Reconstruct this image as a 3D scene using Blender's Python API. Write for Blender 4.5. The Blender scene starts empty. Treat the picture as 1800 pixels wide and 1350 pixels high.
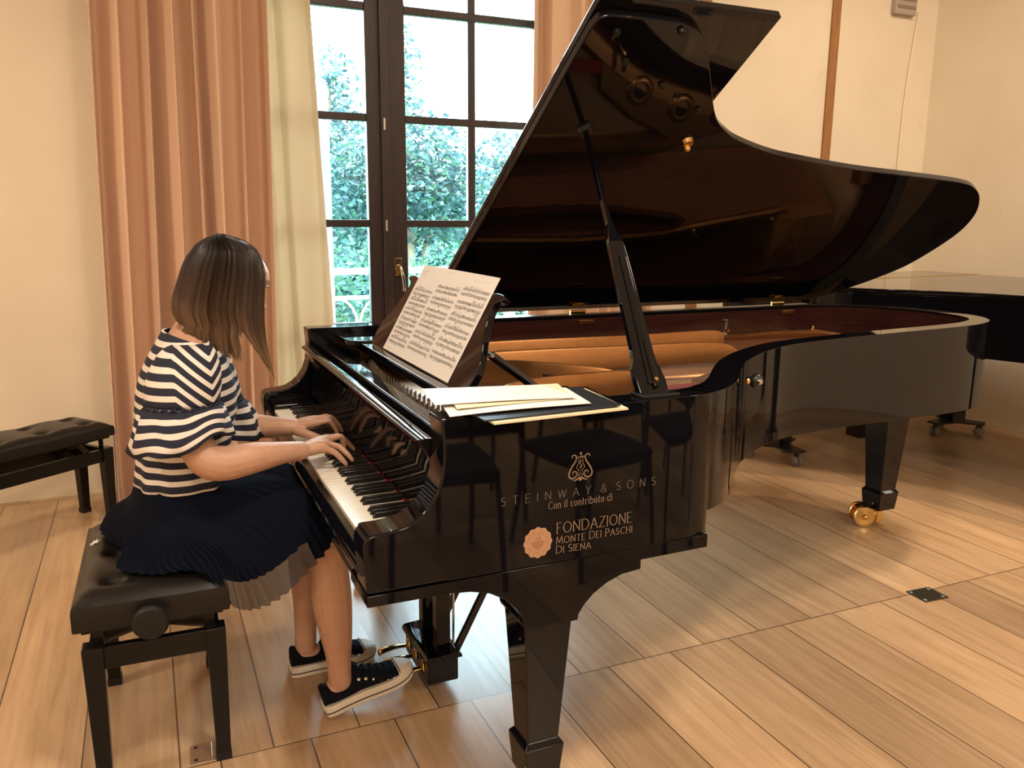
import bpy, bmesh, math, random
from mathutils import Vector, Matrix
import numpy as np

random.seed(7)
SC = bpy.context.scene
COL = SC.collection
PI = math.pi

# ------------------------------------------------------------------ camera
cam_d = bpy.data.cameras.new('camera')
cam_d.sensor_fit = 'HORIZONTAL'
cam_d.sensor_width = 36.0
cam_d.lens = 36.0 * 1450.93 / 1800.0
cam_d.clip_start = 0.02
cam_d.clip_end = 300
cam = bpy.data.objects.new('camera', cam_d)
COL.objects.link(cam)
yaw, pitch, roll = -0.4169, -0.1984, 0.0073
f = Vector((-math.sin(yaw) * math.cos(pitch), math.cos(yaw) * math.cos(pitch), math.sin(pitch)))
r0 = Vector((math.cos(yaw), math.sin(yaw), 0))
u0 = r0.cross(f)
rr = r0 * math.cos(roll) + u0 * math.sin(roll)
uu = -r0 * math.sin(roll) + u0 * math.cos(roll)
cam.matrix_world = Matrix(((rr.x, uu.x, -f.x, -0.36224), (rr.y, uu.y, -f.y, -1.53096), (rr.z, uu.z, -f.z, 1.40535), (0, 0, 0, 1)))
SC.camera = cam

# ------------------------------------------------------------------ world, lights, exposure
w = bpy.data.worlds.new('sky')
SC.world = w
w.use_nodes = True
wn = w.node_tree
wn.nodes.clear()
wo = wn.nodes.new('ShaderNodeOutputWorld')
wb = wn.nodes.new('ShaderNodeBackground')
wb.inputs['Color'].default_value = (0.70, 0.88, 1.0, 1)
wb.inputs['Strength'].default_value = 23
wn.links.new(wb.outputs[0], wo.inputs[0])

SC.view_settings.view_transform = 'Standard'
SC.view_settings.look = 'None'
SC.view_settings.gamma = 1.0
SC.view_settings.use_curve_mapping = False
SC.view_settings.exposure = 0.0


def lamp(name, kind, loc, energy, color, target=None, size=0.5, sizey=None, spot=60, blend=0.6):
    d = bpy.data.lights.new(name, kind)
    d.energy = energy
    d.color = color
    if kind == 'AREA':
        if sizey:
            d.shape = 'RECTANGLE'
            d.size = size
            d.size_y = sizey
        else:
            d.shape = 'DISK'
            d.size = size
    elif kind == 'SPOT':
        d.spot_size = math.radians(spot)
        d.spot_blend = blend
        d.shadow_soft_size = size
    o = bpy.data.objects.new(name, d)
    COL.objects.link(o)
    o.location = loc
    if target is not None:
        dv = Vector(target) - Vector(loc)
        o.rotation_euler = dv.to_track_quat('-Z', 'Y').to_euler()
    return o


WARM = (1.0, 0.84, 0.66)
for i, (x, y) in enumerate(((-3.4, -4.3), (-0.4, -4.3), (2.6, -4.3), (-3.2, 0.2), (3.5, 0.2), (0.6, -1.2))):
    lamp('ceiling_lamp', 'AREA', (x, y, 4.05), 77, WARM, (x, y, 0), 0.5)
# ceiling spots: the warm pools of light on the boards and walls
lamp('ceiling_spot', 'SPOT', (2.6, -1.6, 4.0), 130, (1.0, 0.70, 0.40), (3.1, -.1, 0), 0.06, spot=46, blend=0.8)
lamp('ceiling_spot', 'SPOT', (-2.2, 0.6, 4.0), 120, (1.0, 0.78, 0.52), (-1.3, 2.6, 0.7), 0.06, spot=60, blend=0.9)
lamp('ceiling_spot', 'SPOT', (3.3, 0.2, 4.0), 110, (1.0, 0.78, 0.52), (4.4, 3.0, 1.6), 0.06, spot=62, blend=0.9)
lamp('ceiling_spot', 'SPOT', (4.2, 0.6, 4.0), 230, (1.0, 0.76, 0.50), (3.7, 1.3, 0), 0.06, spot=50, blend=0.9)  # extra spot, added to brighten the dark boards at the right back
# the garden window is a portal for the sky's light
pd = lamp('window_portal', 'AREA', (0.92, 3.42, 1.8), 1, (1, 1, 1), (0.92, 0.0, 1.8), 2.1, 3.5)
pd.data.cycles.is_portal = True


# ------------------------------------------------------------------ helpers
def tag(o, label=None, cat=None, group=None, kind=None):
    if label:
        o['label'] = label
    if cat:
        o['category'] = cat
    if group:
        o['group'] = group
    if kind:
        o['kind'] = kind
    return o


def thing(name, label, cat, loc=(0, 0, 0), rz=0.0, group=None):
    o = bpy.data.objects.new(name, None)
    o.empty_display_size = 0.05
    COL.objects.link(o)
    o.location = loc
    o.rotation_euler = (0, 0, rz)
    return tag(o, label, cat, group)


MATS = {}


def mat(name, color, rough=0.5, metal=0.0, spec=0.5, coat=0.0, emit=None, sheen=0.0, trans=0.0, sub=0.0):
    if name in MATS:
        return MATS[name]
    m = bpy.data.materials.new(name)
    m.use_nodes = True
    b = m.node_tree.nodes['Principled BSDF']
    b.inputs['Base Color'].default_value = (*color, 1)
    b.inputs['Roughness'].default_value = rough
    b.inputs['Metallic'].default_value = metal
    b.inputs['Specular IOR Level'].default_value = spec
    if coat:
        b.inputs['Coat Weight'].default_value = coat
        b.inputs['Coat Roughness'].default_value = 0.03
    if sheen:
        b.inputs['Sheen Weight'].default_value = sheen
        b.inputs['Sheen Roughness'].default_value = 0.5
    if trans:
        b.inputs['Transmission Weight'].default_value = trans
    if sub:
        b.inputs['Subsurface Weight'].default_value = sub
        b.inputs['Subsurface Radius'].default_value = (0.02, 0.008, 0.004)
    if emit:
        b.inputs['Emission Color'].default_value = (*emit[0], 1)
        b.inputs['Emission Strength'].default_value = emit[1]
    MATS[name] = m
    return m


def nodes_of(m):
    nt = m.node_tree
    return nt, nt.nodes, nt.links, nt.nodes['Principled BSDF']


def add_noise(m, scale=8.0, amount=0.15, stretch=(1, 1, 1), bump=0.0, detail=4.0, rough_var=0.0):
    """procedural colour variation (and bump) from noise in object space"""
    nt, N, L, b = nodes_of(m)
    tc = N.new('ShaderNodeTexCoord')
    mp = N.new('ShaderNodeMapping')
    mp.inputs['Scale'].default_value = stretch
    nz = N.new('ShaderNodeTexNoise')
    nz.inputs['Scale'].default_value = scale
    nz.inputs['Detail'].default_value = detail
    L.new(tc.outputs['Object'], mp.inputs[0])
    L.new(mp.outputs[0], nz.inputs['Vector'])
    c = b.inputs['Base Color'].default_value[:]
    cr = N.new('ShaderNodeValToRGB')
    e = cr.color_ramp.elements
    e[0].position = 0.3
    e[1].position = 0.7
    e[0].color = tuple(max(0, x * (1 - amount)) for x in c[:3]) + (1,)
    e[1].color = tuple(min(1, x * (1 + amount)) for x in c[:3]) + (1,)
    L.new(nz.outputs['Fac'], cr.inputs[0])
    L.new(cr.outputs[0], b.inputs['Base Color'])
    if bump:
        bp = N.new('ShaderNodeBump')
        bp.inputs['Strength'].default_value = bump
        bp.inputs['Distance'].default_value = 0.002
        L.new(nz.outputs['Fac'], bp.inputs['Height'])
        L.new(bp.outputs[0], b.inputs['Normal'])
    return m


class MB:
    """collects shapes; build() links them as ONE mesh object"""

    def __init__(self):
        self.v, self.f, self.mi, self.uv = [], [], [], {}
        self.M = Matrix.Identity(4)
        self.cur = 0

    def add(self, vs, fs, uv=None):
        o = len(self.v)
        for p in vs:
            self.v.append(tuple(self.M @ Vector(p)))
        for k, fc in enumerate(fs):
            self.f.append(tuple(o + i for i in fc))
            self.mi.append(self.cur)
        if uv:
            for k, t in enumerate(uv):
                self.uv[o + k] = t
        return self

    def box(self, x0, x1, y0, y1, z0, z1):
        vs = [(x, y, z) for x in (x0, x1) for y in (y0, y1) for z in (z0, z1)]
        fs = [(0, 1, 3, 2), (4, 6, 7, 5), (0, 4, 5, 1), (2, 3, 7, 6), (0, 2, 6, 4), (1, 5, 7, 3)]
        return self.add(vs, fs)

    def hexa(self, b4, t4):
        """8-point box: bottom 4 (ccw), top 4 (ccw)"""
        return self.add(list(b4) + list(t4), [(3, 2, 1, 0), (4, 5, 6, 7), (0, 1, 5, 4), (1, 2, 6, 5), (2, 3, 7, 6), (3, 0, 4, 7)])

    def prism(self, poly, axis, lo, hi):
        """extrude a 2-D polygon along an axis: axis 'y' -> poly is (x,z); 'z' -> (x,y); 'x' -> (y,z)"""
        n = len(poly)

        def P(a, b, c):
            return {'y': (a, c, b), 'z': (a, b, c), 'x': (c, a, b)}[axis]
        vs = [P(a, b, lo) for a, b in poly] + [P(a, b, hi) for a, b in poly]
        fs = [tuple(range(n - 1, -1, -1)), tuple(range(n, 2 * n))]
        fs += [(i, (i + 1) % n, n + (i + 1) % n, n + i) for i in range(n)]
        return self.add(vs, fs)

    def loft(self, rings, closed=True, cap0=True, cap1=True, uvs=None):
        n = len(rings[0])
        vs = [p for r in rings for p in r]
        fs = []
        for k in range(len(rings) - 1):
            for i in range(n if closed else n - 1):
                j = (i + 1) % n
                fs.append((k * n + i, k * n + j, (k + 1) * n + j, (k + 1) * n + i))
        if closed and cap0:
            fs.append(tuple(range(n - 1, -1, -1)))
        if closed and cap1:
            fs.append(tuple((len(rings) - 1) * n + i for i in range(n)))
        return self.add(vs, fs, [t for r in uvs for t in r] if uvs else None)

    def tube(self, pts, rad, seg=8, caps=True, flat=1.0, up=None):
        pts = [Vector(p) for p in pts]
        m = len(pts)
        if not hasattr(rad, '__len__'):
            rad = [rad] * m
        rings = []
        t0 = (pts[1] - pts[0]).normalized()
        a = Vector(up) if up else (Vector((0, 0, 1)) if abs(t0.z) < 0.9 else Vector((1, 0, 0)))
        n = (a - t0 * a.dot(t0)).normalized()
        for i, p in enumerate(pts):
            t = (pts[min(i + 1, m - 1)] - pts[max(i - 1, 0)]).normalized()
            n = (n - t * n.dot(t)).normalized()
            bn = t.cross(n)
            rings.append([p + n * (math.cos(2 * PI * k / seg) * rad[i] * flat) + bn * (math.sin(2 * PI * k / seg) * rad[i]) for k in range(seg)])
        return self.loft(rings, True, caps, caps)

    def ball(self, c, r, seg=12, rings=8, sc=(1, 1, 1)):
        c = Vector(c)
        rs = []
        for i in range(1, rings):
            a = PI * i / rings
            rs.append([c + Vector((math.sin(a) * math.cos(2 * PI * k / seg) * r * sc[0], math.sin(a) * math.sin(2 * PI * k / seg) * r * sc[1], -math.cos(a) * r * sc[2])) for k in range(seg)])
        return self.loft(rs)

    def lathe(self, prof, c=(0, 0, 0), axis='z', seg=20):
        """prof: (radius, height) pairs"""
        c = Vector(c)
        rs = []
        for r, h in prof:
            ring = []
            for k in range(seg):
                a = 2 * PI * k / seg
                x, y = r * math.cos(a), r * math.sin(a)
                ring.append(c + Vector({'z': (x, y, h), 'y': (x, h, -y), 'x': (h, x, y)}[axis]))
            rs.append(ring)
        return self.loft(rs)

    def stroke(self, pts, wd, plane, lift=0.0):
        """flat ribbon along 2-D points; plane(a,b,lift)->3-D"""
        m = len(pts)
        if m < 2:
            return self
        if not hasattr(wd, '__len__'):
            wd = [wd] * m
        vs = []
        for i in range(m):
            x0, y0 = pts[max(i - 1, 0)]
            x1, y1 = pts[min(i + 1, m - 1)]
            dx, dy = x1 - x0, y1 - y0
            l = math.hypot(dx, dy) or 1
            nx, ny = -dy / l * wd[i] / 2, dx / l * wd[i] / 2
            vs += [plane(pts[i][0] + nx, pts[i][1] + ny, lift), plane(pts[i][0] - nx, pts[i][1] - ny, lift)]
        return self.add(vs, [(2 * i, 2 * i + 1, 2 * i + 3, 2 * i + 2) for i in range(m - 1)])

    def build(self, name, mats, parent=None, bevel=0.0, smooth=30, segs=2, label=None, subsurf=0, solid=0.0):
        me = bpy.data.meshes.new(name)
        me.from_pydata(self.v, [], self.f)
        if not isinstance(mats, (list, tuple)):
            mats = [mats]
        for m in mats:
            me.materials.append(m)
        me.polygons.foreach_set('material_index', self.mi)
        if self.uv:
            ul = me.uv_layers.new(name='UVMap')
            for lp in me.loops:
                ul.data[lp.index].uv = self.uv.get(lp.vertex_index, (0, 0))
        bm = bmesh.new()
        bm.from_mesh(me)
        bmesh.ops.recalc_face_normals(bm, faces=bm.faces)
        bm.to_mesh(me)
        bm.free()
        if smooth:
            me.polygons.foreach_set('use_smooth', [True] * len(me.polygons))
            me.set_sharp_from_angle(angle=math.radians(smooth))
        me.update()
        o = bpy.data.objects.new(name, me)
        COL.objects.link(o)
        if solid:
            s = o.modifiers.new('solid', 'SOLIDIFY')
            s.thickness = solid
            s.offset = 0
        if bevel:
            b = o.modifiers.new('bevel', 'BEVEL')
            b.width = bevel
            b.segments = segs
            b.limit_method = 'ANGLE'
            b.angle_limit = math.radians(40)
            b.harden_normals = True
        if subsurf:
            s = o.modifiers.new('sub', 'SUBSURF')
            s.levels = subsurf
            s.render_levels = subsurf
        if parent is not None:
            o.parent = parent
        if label:
            o['label'] = label
        return o


def cr(pts, n, closed=False):
    """Catmull-Rom resample of points (any dimension) into about n samples per span"""
    P = [np.array(p, float) for p in pts]
    m = len(P)
    out = []
    spans = m if closed else m - 1
    for i in range(spans):
        if closed:
            a, b, c, d = P[(i - 1) % m], P[i], P[(i + 1) % m], P[(i + 2) % m]
        else:
            b, c = P[i], P[i + 1]
            a = P[i - 1] if i > 0 else 2 * b - c
            d = P[i + 2] if i + 2 < m else 2 * c - b
        for k in range(n):
            t = k / n
            out.append(0.5 * ((2 * b) + (c - a) * t + (2 * a - 5 * b + 4 * c - d) * t * t + (3 * b - a - 3 * c + d) * t ** 3))
    if not closed:
        out.append(P[-1])
    return [tuple(float(x) for x in p) for p in out]


def copy_tree(o, parent=None):
    c = o.copy()
    COL.objects.link(c)
    c.parent = parent
    for ch in list(o.children):
        copy_tree(ch, c)
    return c


def lerp(a, b, t):
    return a + (b - a) * t


# ------------------------------------------------------------------ materials
PIANO = mat('black_polyester', (0.004, 0.004, 0.006), 0.035, spec=0.36)
SATIN = mat('satin_black', (0.012, 0.012, 0.014), 0.25)
BRASS = mat('brass', (0.80, 0.55, 0.22), 0.16, 1.0)
CHROME = mat('chrome', (0.75, 0.75, 0.72), 0.12, 1.0)
STEEL = mat('steel', (0.55, 0.55, 0.55), 0.3, 1.0)
WIRE = mat('string_wire', (0.07, 0.055, 0.045), 0.45, 0.6)
IVORY = mat('white_key_top', (0.82, 0.78, 0.68), 0.22)
EBONY = mat('black_key', (0.012, 0.012, 0.013), 0.22)
FELT = mat('red_felt', (0.30, 0.02, 0.025), 0.9)
PLATE = add_noise(mat('bronze_plate', (0.42, 0.20, 0.075), 0.30, 0.85), 30, 0.06)
SOUND = add_noise(mat('spruce_soundboard', (0.30, 0.16, 0.075), 0.35), 5, 0.15, (1, 30, 1))
COPPER = mat('copper_winding', (0.50, 0.22, 0.13), 0.4, 0.8)
LINING = add_noise(mat('mahogany_lining', (0.055, 0.018, 0.018), 0.14), 4, 0.25, (1, 1, 18))
RUBBER = mat('black_rubber', (0.011, 0.011, 0.011), 0.5, spec=0.3)
BLACKWOOD = mat('black_lacquer', (0.006, 0.0055, 0.0055), 0.22, spec=0.28)
VINYL = mat('black_vinyl', (0.010, 0.009, 0.0085), 0.34, spec=0.32)
PAPER = mat('white_paper', (0.86, 0.84, 0.82), 0.7)
CREAMPAPER = mat('cream_paper', (0.80, 0.72, 0.50), 0.7)
INK = mat('ink', (0.09, 0.08, 0.08), 0.8)
GOLDINK = mat('gold_lettering', (0.36, 0.255, 0.185), 0.45, 0.1)
DIMINK = mat('dim_lettering', (0.17, 0.145, 0.13), 0.45, 0.2)
SEALM = mat('copper_seal', (0.56, 0.34, 0.22), 0.45, 0.1)
SEALD = mat('seal_relief', (0.42, 0.21, 0.115), 0.5, 0.1)
FRAMEW = add_noise(mat('dark_window_wood', (0.030, 0.016, 0.015), 0.38), 6, 0.3, (12, 12, 1))
WHITEPAINT = mat('white_paint', (0.85, 0.90, 0.92), 0.5)
# ------------------------------------------------------------------ room shell
XL, XR, YF, YB, ZC = -5.2, 5.0, -6.0, 3.05, 4.2


def wall_material():
    m = mat('plaster', (0.80, 0.70, 0.56), 0.75)
    nt, N, L, b = nodes_of(m)
    tc = N.new('ShaderNodeTexCoord')
    n1 = N.new('ShaderNodeTexNoise')
    n1.inputs['Scale'].default_value = 1.3
    n1.inputs['Detail'].default_value = 5
    n2 = N.new('ShaderNodeTexNoise')
    n2.inputs['Scale'].default_value = 9
    n2.inputs['Detail'].default_value = 6
    L.new(tc.outputs['Object'], n1.inputs['Vector'])
    L.new(tc.outputs['Object'], n2.inputs['Vector'])
    r1 = N.new('ShaderNodeValToRGB')
    r1.color_ramp.elements[0].position = 0.35
    r1.color_ramp.elements[0].color = (0.755, 0.655, 0.52, 1)
    r1.color_ramp.elements[1].position = 0.65
    r1.color_ramp.elements[1].color = (0.82, 0.725, 0.585, 1)
    L.new(n1.outputs['Fac'], r1.inputs[0])
    # small scuffs
    r2 = N.new('ShaderNodeValToRGB')
    r2.color_ramp.elements[0].position = 0.70
    r2.color_ramp.elements[0].color = (1, 1, 1, 1)
    r2.color_ramp.elements[1].position = 0.80
    r2.color_ramp.elements[1].color = (0.82, 0.77, 0.72, 1)
    L.new(n2.outputs['Fac'], r2.inputs[0])
    mx = N.new('ShaderNodeMixRGB')
    mx.blend_type = 'MULTIPLY'
    mx.inputs[0].default_value = 0.6
    L.new(r1.outputs[0], mx.inputs[1])
    L.new(r2.outputs[0], mx.inputs[2])
    L.new(mx.outputs[0], b.inputs['Base Color'])
    bp = N.new('ShaderNodeBump')
    bp.inputs['Strength'].default_value = 0.15
    bp.inputs['Distance'].default_value = 0.004
    L.new(n2.outputs['Fac'], bp.inputs['Height'])
    L.new(bp.outputs[0], b.inputs['Normal'])
    return m


PLASTER = wall_material()
CEILM = add_noise(mat('ceiling_paint', (0.78, 0.72, 0.62), 0.9), 2, 0.04)


def floor_material():
    m = mat('oak_boards', (0.42, 0.24, 0.11), 0.28, spec=0.75)
    nt, N, L, b = nodes_of(m)

    def math_(op, a=None, bb=None, val=None):
        n = N.new('ShaderNodeMath')
        n.operation = op
        if a is not None:
            L.new(a, n.inputs[0])
        if bb is not None:
            L.new(bb, n.inputs[1])
        if val is not None:
            n.inputs[1].default_value = val
        return n.outputs[0]
    tc = N.new('ShaderNodeTexCoord')
    sp = N.new('ShaderNodeSeparateXYZ')
    L.new(tc.outputs['Object'], sp.inputs[0])
    X, Y = sp.outputs[0], sp.outputs[1]
    LEN, WID = 2.45, 0.235
    yy = math_('DIVIDE', math_('ADD', Y, val=-0.545), val=LEN)
    row = math_('FLOOR', yy)
    yf = math_('FRACT', yy)
    wr = N.new('ShaderNodeTexWhiteNoise')
    wr.noise_dimensions = '1D'
    L.new(row, wr.inputs['W'])
    xx = math_('ADD', math_('DIVIDE', X, val=WID), math_('MULTIPLY', wr.outputs['Value'], val=1.0))
    ix = math_('FLOOR', xx)
    xf = math_('FRACT', xx)
    cb = N.new('ShaderNodeCombineXYZ')
    L.new(ix, cb.inputs[0])
    L.new(row, cb.inputs[1])
    wn_ = N.new('ShaderNodeTexWhiteNoise')
    wn_.noise_dimensions = '2D'
    L.new(cb.outputs[0], wn_.inputs['Vector'])
    # edges
    ex = math_('MULTIPLY', math_('MINIMUM', xf, math_('SUBTRACT', None, xf)), val=WID)
    # fix the "1 - x" input
    sub = ex.node.inputs[0].links[0].from_node.inputs[1].links[0].from_node
    sub.inputs[0].default_value = 1.0
    ey0 = math_('SUBTRACT', None, yf)
    ey0.node.inputs[0].default_value = 1.0
    ey = math_('MULTIPLY', math_('MINIMUM', yf, ey0), val=LEN)
    ed = math_('MINIMUM', ex, ey)
    gap = N.new('ShaderNodeMapRange')
    gap.inputs['From Min'].default_value = 0.0006
    gap.inputs['From Max'].default_value = 0.0032
    L.new(ed, gap.inputs['Value'])
    # grain
    mp = N.new('ShaderNodeMapping')
    mp.inputs['Scale'].default_value = (16, 0.9, 1)
    off = N.new('ShaderNodeCombineXYZ')
    L.new(math_('MULTIPLY', wn_.outputs['Value'], val=37.0), off.inputs[0])
    L.new(math_('MULTIPLY', wn_.outputs['Value'], val=11.0), off.inputs[1])
    va = N.new('ShaderNodeVectorMath')
    va.operation = 'ADD'
    L.new(tc.outputs['Object'], va.inputs[0])
    L.new(off.outputs[0], va.inputs[1])
    L.new(va.outputs[0], mp.inputs[0])
    nz = N.new('ShaderNodeTexNoise')
    nz.inputs['Scale'].default_value = 2.2
    nz.inputs['Detail'].default_value = 7
    nz.inputs['Roughness'].default_value = 0.62
    nz.inputs['Distortion'].default_value = 0.5
    L.new(mp.outputs[0], nz.inputs['Vector'])
    cr1 = N.new('ShaderNodeValToRGB')
    e = cr1.color_ramp.elements
    e[0].position, e[0].color = 0.30, (0.38, 0.235, 0.130, 1)
    e[1].position, e[1].color = 0.72, (0.57, 0.380, 0.220, 1)
    L.new(nz.outputs['Fac'], cr1.inputs[0])
    hv = N.new('ShaderNodeHueSaturation')
    vr = N.new('ShaderNodeMapRange')
    vr.inputs['To Min'].default_value = 0.76
    vr.inputs['To Max'].default_value = 1.18
    L.new(wn_.outputs['Value'], vr.inputs['Value'])
    L.new(vr.outputs[0], hv.inputs['Value'])
    L.new(cr1.outputs[0], hv.inputs['Color'])
    mx = N.new('ShaderNodeMixRGB')
    mx.inputs[1].default_value = (0.035, 0.018, 0.010, 1)
    L.new(gap.outputs[0], mx.inputs[0])
    L.new(hv.outputs[0], mx.inputs[2])
    L.new(mx.outputs[0], b.inputs['Base Color'])
    rg = N.new('ShaderNodeMapRange')
    rg.inputs['To Min'].default_value = 0.22
    rg.inputs['To Max'].default_value = 0.42
    L.new(nz.outputs['Fac'], rg.inputs['Value'])
    L.new(rg.outputs[0], b.inputs['Roughness'])
    bp = N.new('ShaderNodeBump')
    bp.inputs['Strength'].default_value = 0.10
    bp.inputs['Distance'].default_value = 0.002
    L.new(nz.outputs['Fac'], bp.inputs['Height'])
    L.new(bp.outputs[0], b.inputs['Normal'])
    return m


OAK = floor_material()
b = MB().box(XL - .2, XR + .2, YF - .2, YB + .3, -0.12, 0.0)
tag(b.build('floor', OAK, smooth=0), kind='structure')
b = MB().box(XL - .2, XR + .2, YF - .2, YB + .3, ZC, ZC + .15)
tag(b.build('ceiling', CEILM, smooth=0), kind='structure')
WX0, WX1, WZ1 = -0.14, 1.98, 3.55      # window opening
b = MB()
b.box(XL, WX0, YB, YB + .28, 0, ZC)
b.box(WX1, XR, YB, YB + .28, 0, ZC)
b.box(WX0, WX1, YB, YB + .28, WZ1, ZC)
tag(b.build('wall_back', PLASTER, smooth=0), kind='structure')
tag(MB().box(XR, XR + .2, YF, YB + .28, 0, ZC).build('wall_right', PLASTER, smooth=0), kind='structure')
tag(MB().box(XL - .2, XL, YF, YB + .28, 0, ZC).build('wall_left', PLASTER, smooth=0), kind='structure')
tag(MB().box(XL, XR, YF - .2, YF, 0, ZC).build('wall_front', PLASTER, smooth=0), kind='structure')

TRIMW = add_noise(mat('wood_strip', (0.33, 0.15, 0.055), 0.45), 6, 0.2, (10, 10, 1))
for i, (x0, x1) in enumerate(((4.005, 4.075), (2.93, 3.01))):
    tag(MB().box(x0, x1, YB - .018, YB + .002, 0.0, ZC).build('trim_%d' % (i + 1), TRIMW, bevel=.003), kind='structure')
for i, x in enumerate((-1.2, 0.5, 2.2, 3.6)):
    tag(MB().box(x, x + .07, YF - .002, YF + .018, 0.0, ZC).build('trim_%d' % (i + 3), TRIMW, bevel=.003), kind='structure')

# ventilation grille and the cable in the corner
vt = thing('wall_vent', 'small grey ventilation box high on the wall near the corner', 'vent', (4.64, YB, 2.82))
m_ = mat('grey_vent', (0.42, 0.35, 0.30), 0.6)
MB().box(-.10, .10, -.045, -.002, .0, .30).build('housing', m_, vt, bevel=.006)
b = MB()
for k in range(5):
    b.box(-.085, .085, -.049, -.044, .04 + k * .05, .06 + k * .05)
b.build('louvre', mat('dark_vent', (0.25, 0.20, 0.17), 0.6), vt)
cb = MB().tube(cr([(4.80, YB - .012, 2.86), (4.775, YB - .012, 2.65), (4.74, YB - .012, 2.2), (4.735, YB - .012, 1.6), (4.73, YB - .012, 0.6), (4.73, YB - .012, 0.02)], 6), .006, 6)
tag(cb.build('wall_cable', mat('cream_cable', (0.86, 0.74, 0.56), 0.6)), 'thin pale cable hanging down the wall in the corner', 'cable')

# ------------------------------------------------------------------ window
win = thing('window_1', None, None, (0, YB + .14, 0))
win['kind'] = 'structure'
GLASS = bpy.data.materials.new('window_glass')
GLASS.use_nodes = True
gn = GLASS.node_tree
gn.nodes.clear()
go = gn.nodes.new('ShaderNodeOutputMaterial')
gt = gn.nodes.new('ShaderNodeBsdfTransparent')
gt.inputs[0].default_value = (0.93, 0.98, 0.98, 1)
gg = gn.nodes.new('ShaderNodeBsdfGlossy')
gg.inputs['Roughness'].default_value = 0.02
gf = gn.nodes.new('ShaderNodeFresnel')
gf.inputs['IOR'].default_value = 1.45
gm = gn.nodes.new('ShaderNodeMixShader')
gn.links.new(gf.outputs[0], gm.inputs[0])
gn.links.new(gt.outputs[0], gm.inputs[1])
gn.links.new(gg.outputs[0], gm.inputs[2])
gn.links.new(gm.outputs[0], go.inputs[0])


def leaf(x_hinge0, x_hinge1, name, mid):
    """one French-window leaf between two x; mid = muntin range"""
    f_ = MB()
    y0, y1 = -.14, -.085
    w_ = .11
    f_.box(x_hinge0, x_hinge0 + w_, y0, y1, .02, 3.5)
    f_.box(x_hinge1 - w_, x_hinge1, y0, y1, .02, 3.5)
    f_.box(x_hinge0 + w_, x_hinge1 - w_, y0 + .003, y1 - .003, .02, .16)
    f_.box(x_hinge0 + w_, x_hinge1 - w_, y0 + .003, y1 - .003, 3.40, 3.5)
    o = f_.build(name, FRAMEW, win, bevel=.006)
    q = MB()
    q.box(mid[0], mid[1], y0 + .008, y1 - .008, .16, 3.40)
    for z in (0.80, 1.370, 1.935, 2.50, 3.02):
        q.box(x_hinge0 + w_, x_hinge1 - w_, y0 + .006, y1 - .006, z - .020, z + .020)
    q.build('muntin', FRAMEW, o, bevel=.004)
    p = MB().box(x_hinge0 + w_ - .01, x_hinge1 - w_ + .01, -.113, -.109, .15, 3.41)
    p.build('pane', GLASS, o, smooth=0)
    return o


lf = leaf(-0.095, 0.905, 'window_leaf', (.38, .425))
lf2 = leaf(0.905, 1.905, 'window_leaf', (1.385, 1.43))
# meeting stile, frame jambs
MB().box(.868, .925, -.165, -.138, .02, 3.5).build('meeting_stile', FRAMEW, win, bevel=.008)
j = MB()
j.box(-.14, -.095, -.14, .14, 0, 3.55)
j.box(1.905, 1.98, -.14, .14, 0, 3.55)
j.box(-.095, 1.905, -.14, .14, 3.5, 3.55)
j.box(-.095, 1.905, -.14, .14, 0.0, .02)
j.build('window_frame', FRAMEW, win, bevel=.005)
hb = MB()
hb.tube(cr([(.955, -.155, 1.135), (.957, -.182, 1.13), (.965, -.188, 1.09), (.975, -.186, 1.03), (.975, -.184, .995)], 5), [.010] * 10 + [.012] * 11, 8)
hd = hb.build('window_handle', CHROME, win, smooth=60, label='silver lever handle')
MB().box(.93, .975, -.152, -.138, 1.08, 1.18).build('handle_plate', BRASS, hd, bevel=.004)
for z in (.62, 1.36, 1.9, 2.6):
    MB().tube([(.885, -.170, z - .03), (.885, -.170, z + .03)], .007, 8).build('latch', STEEL, win)


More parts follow.
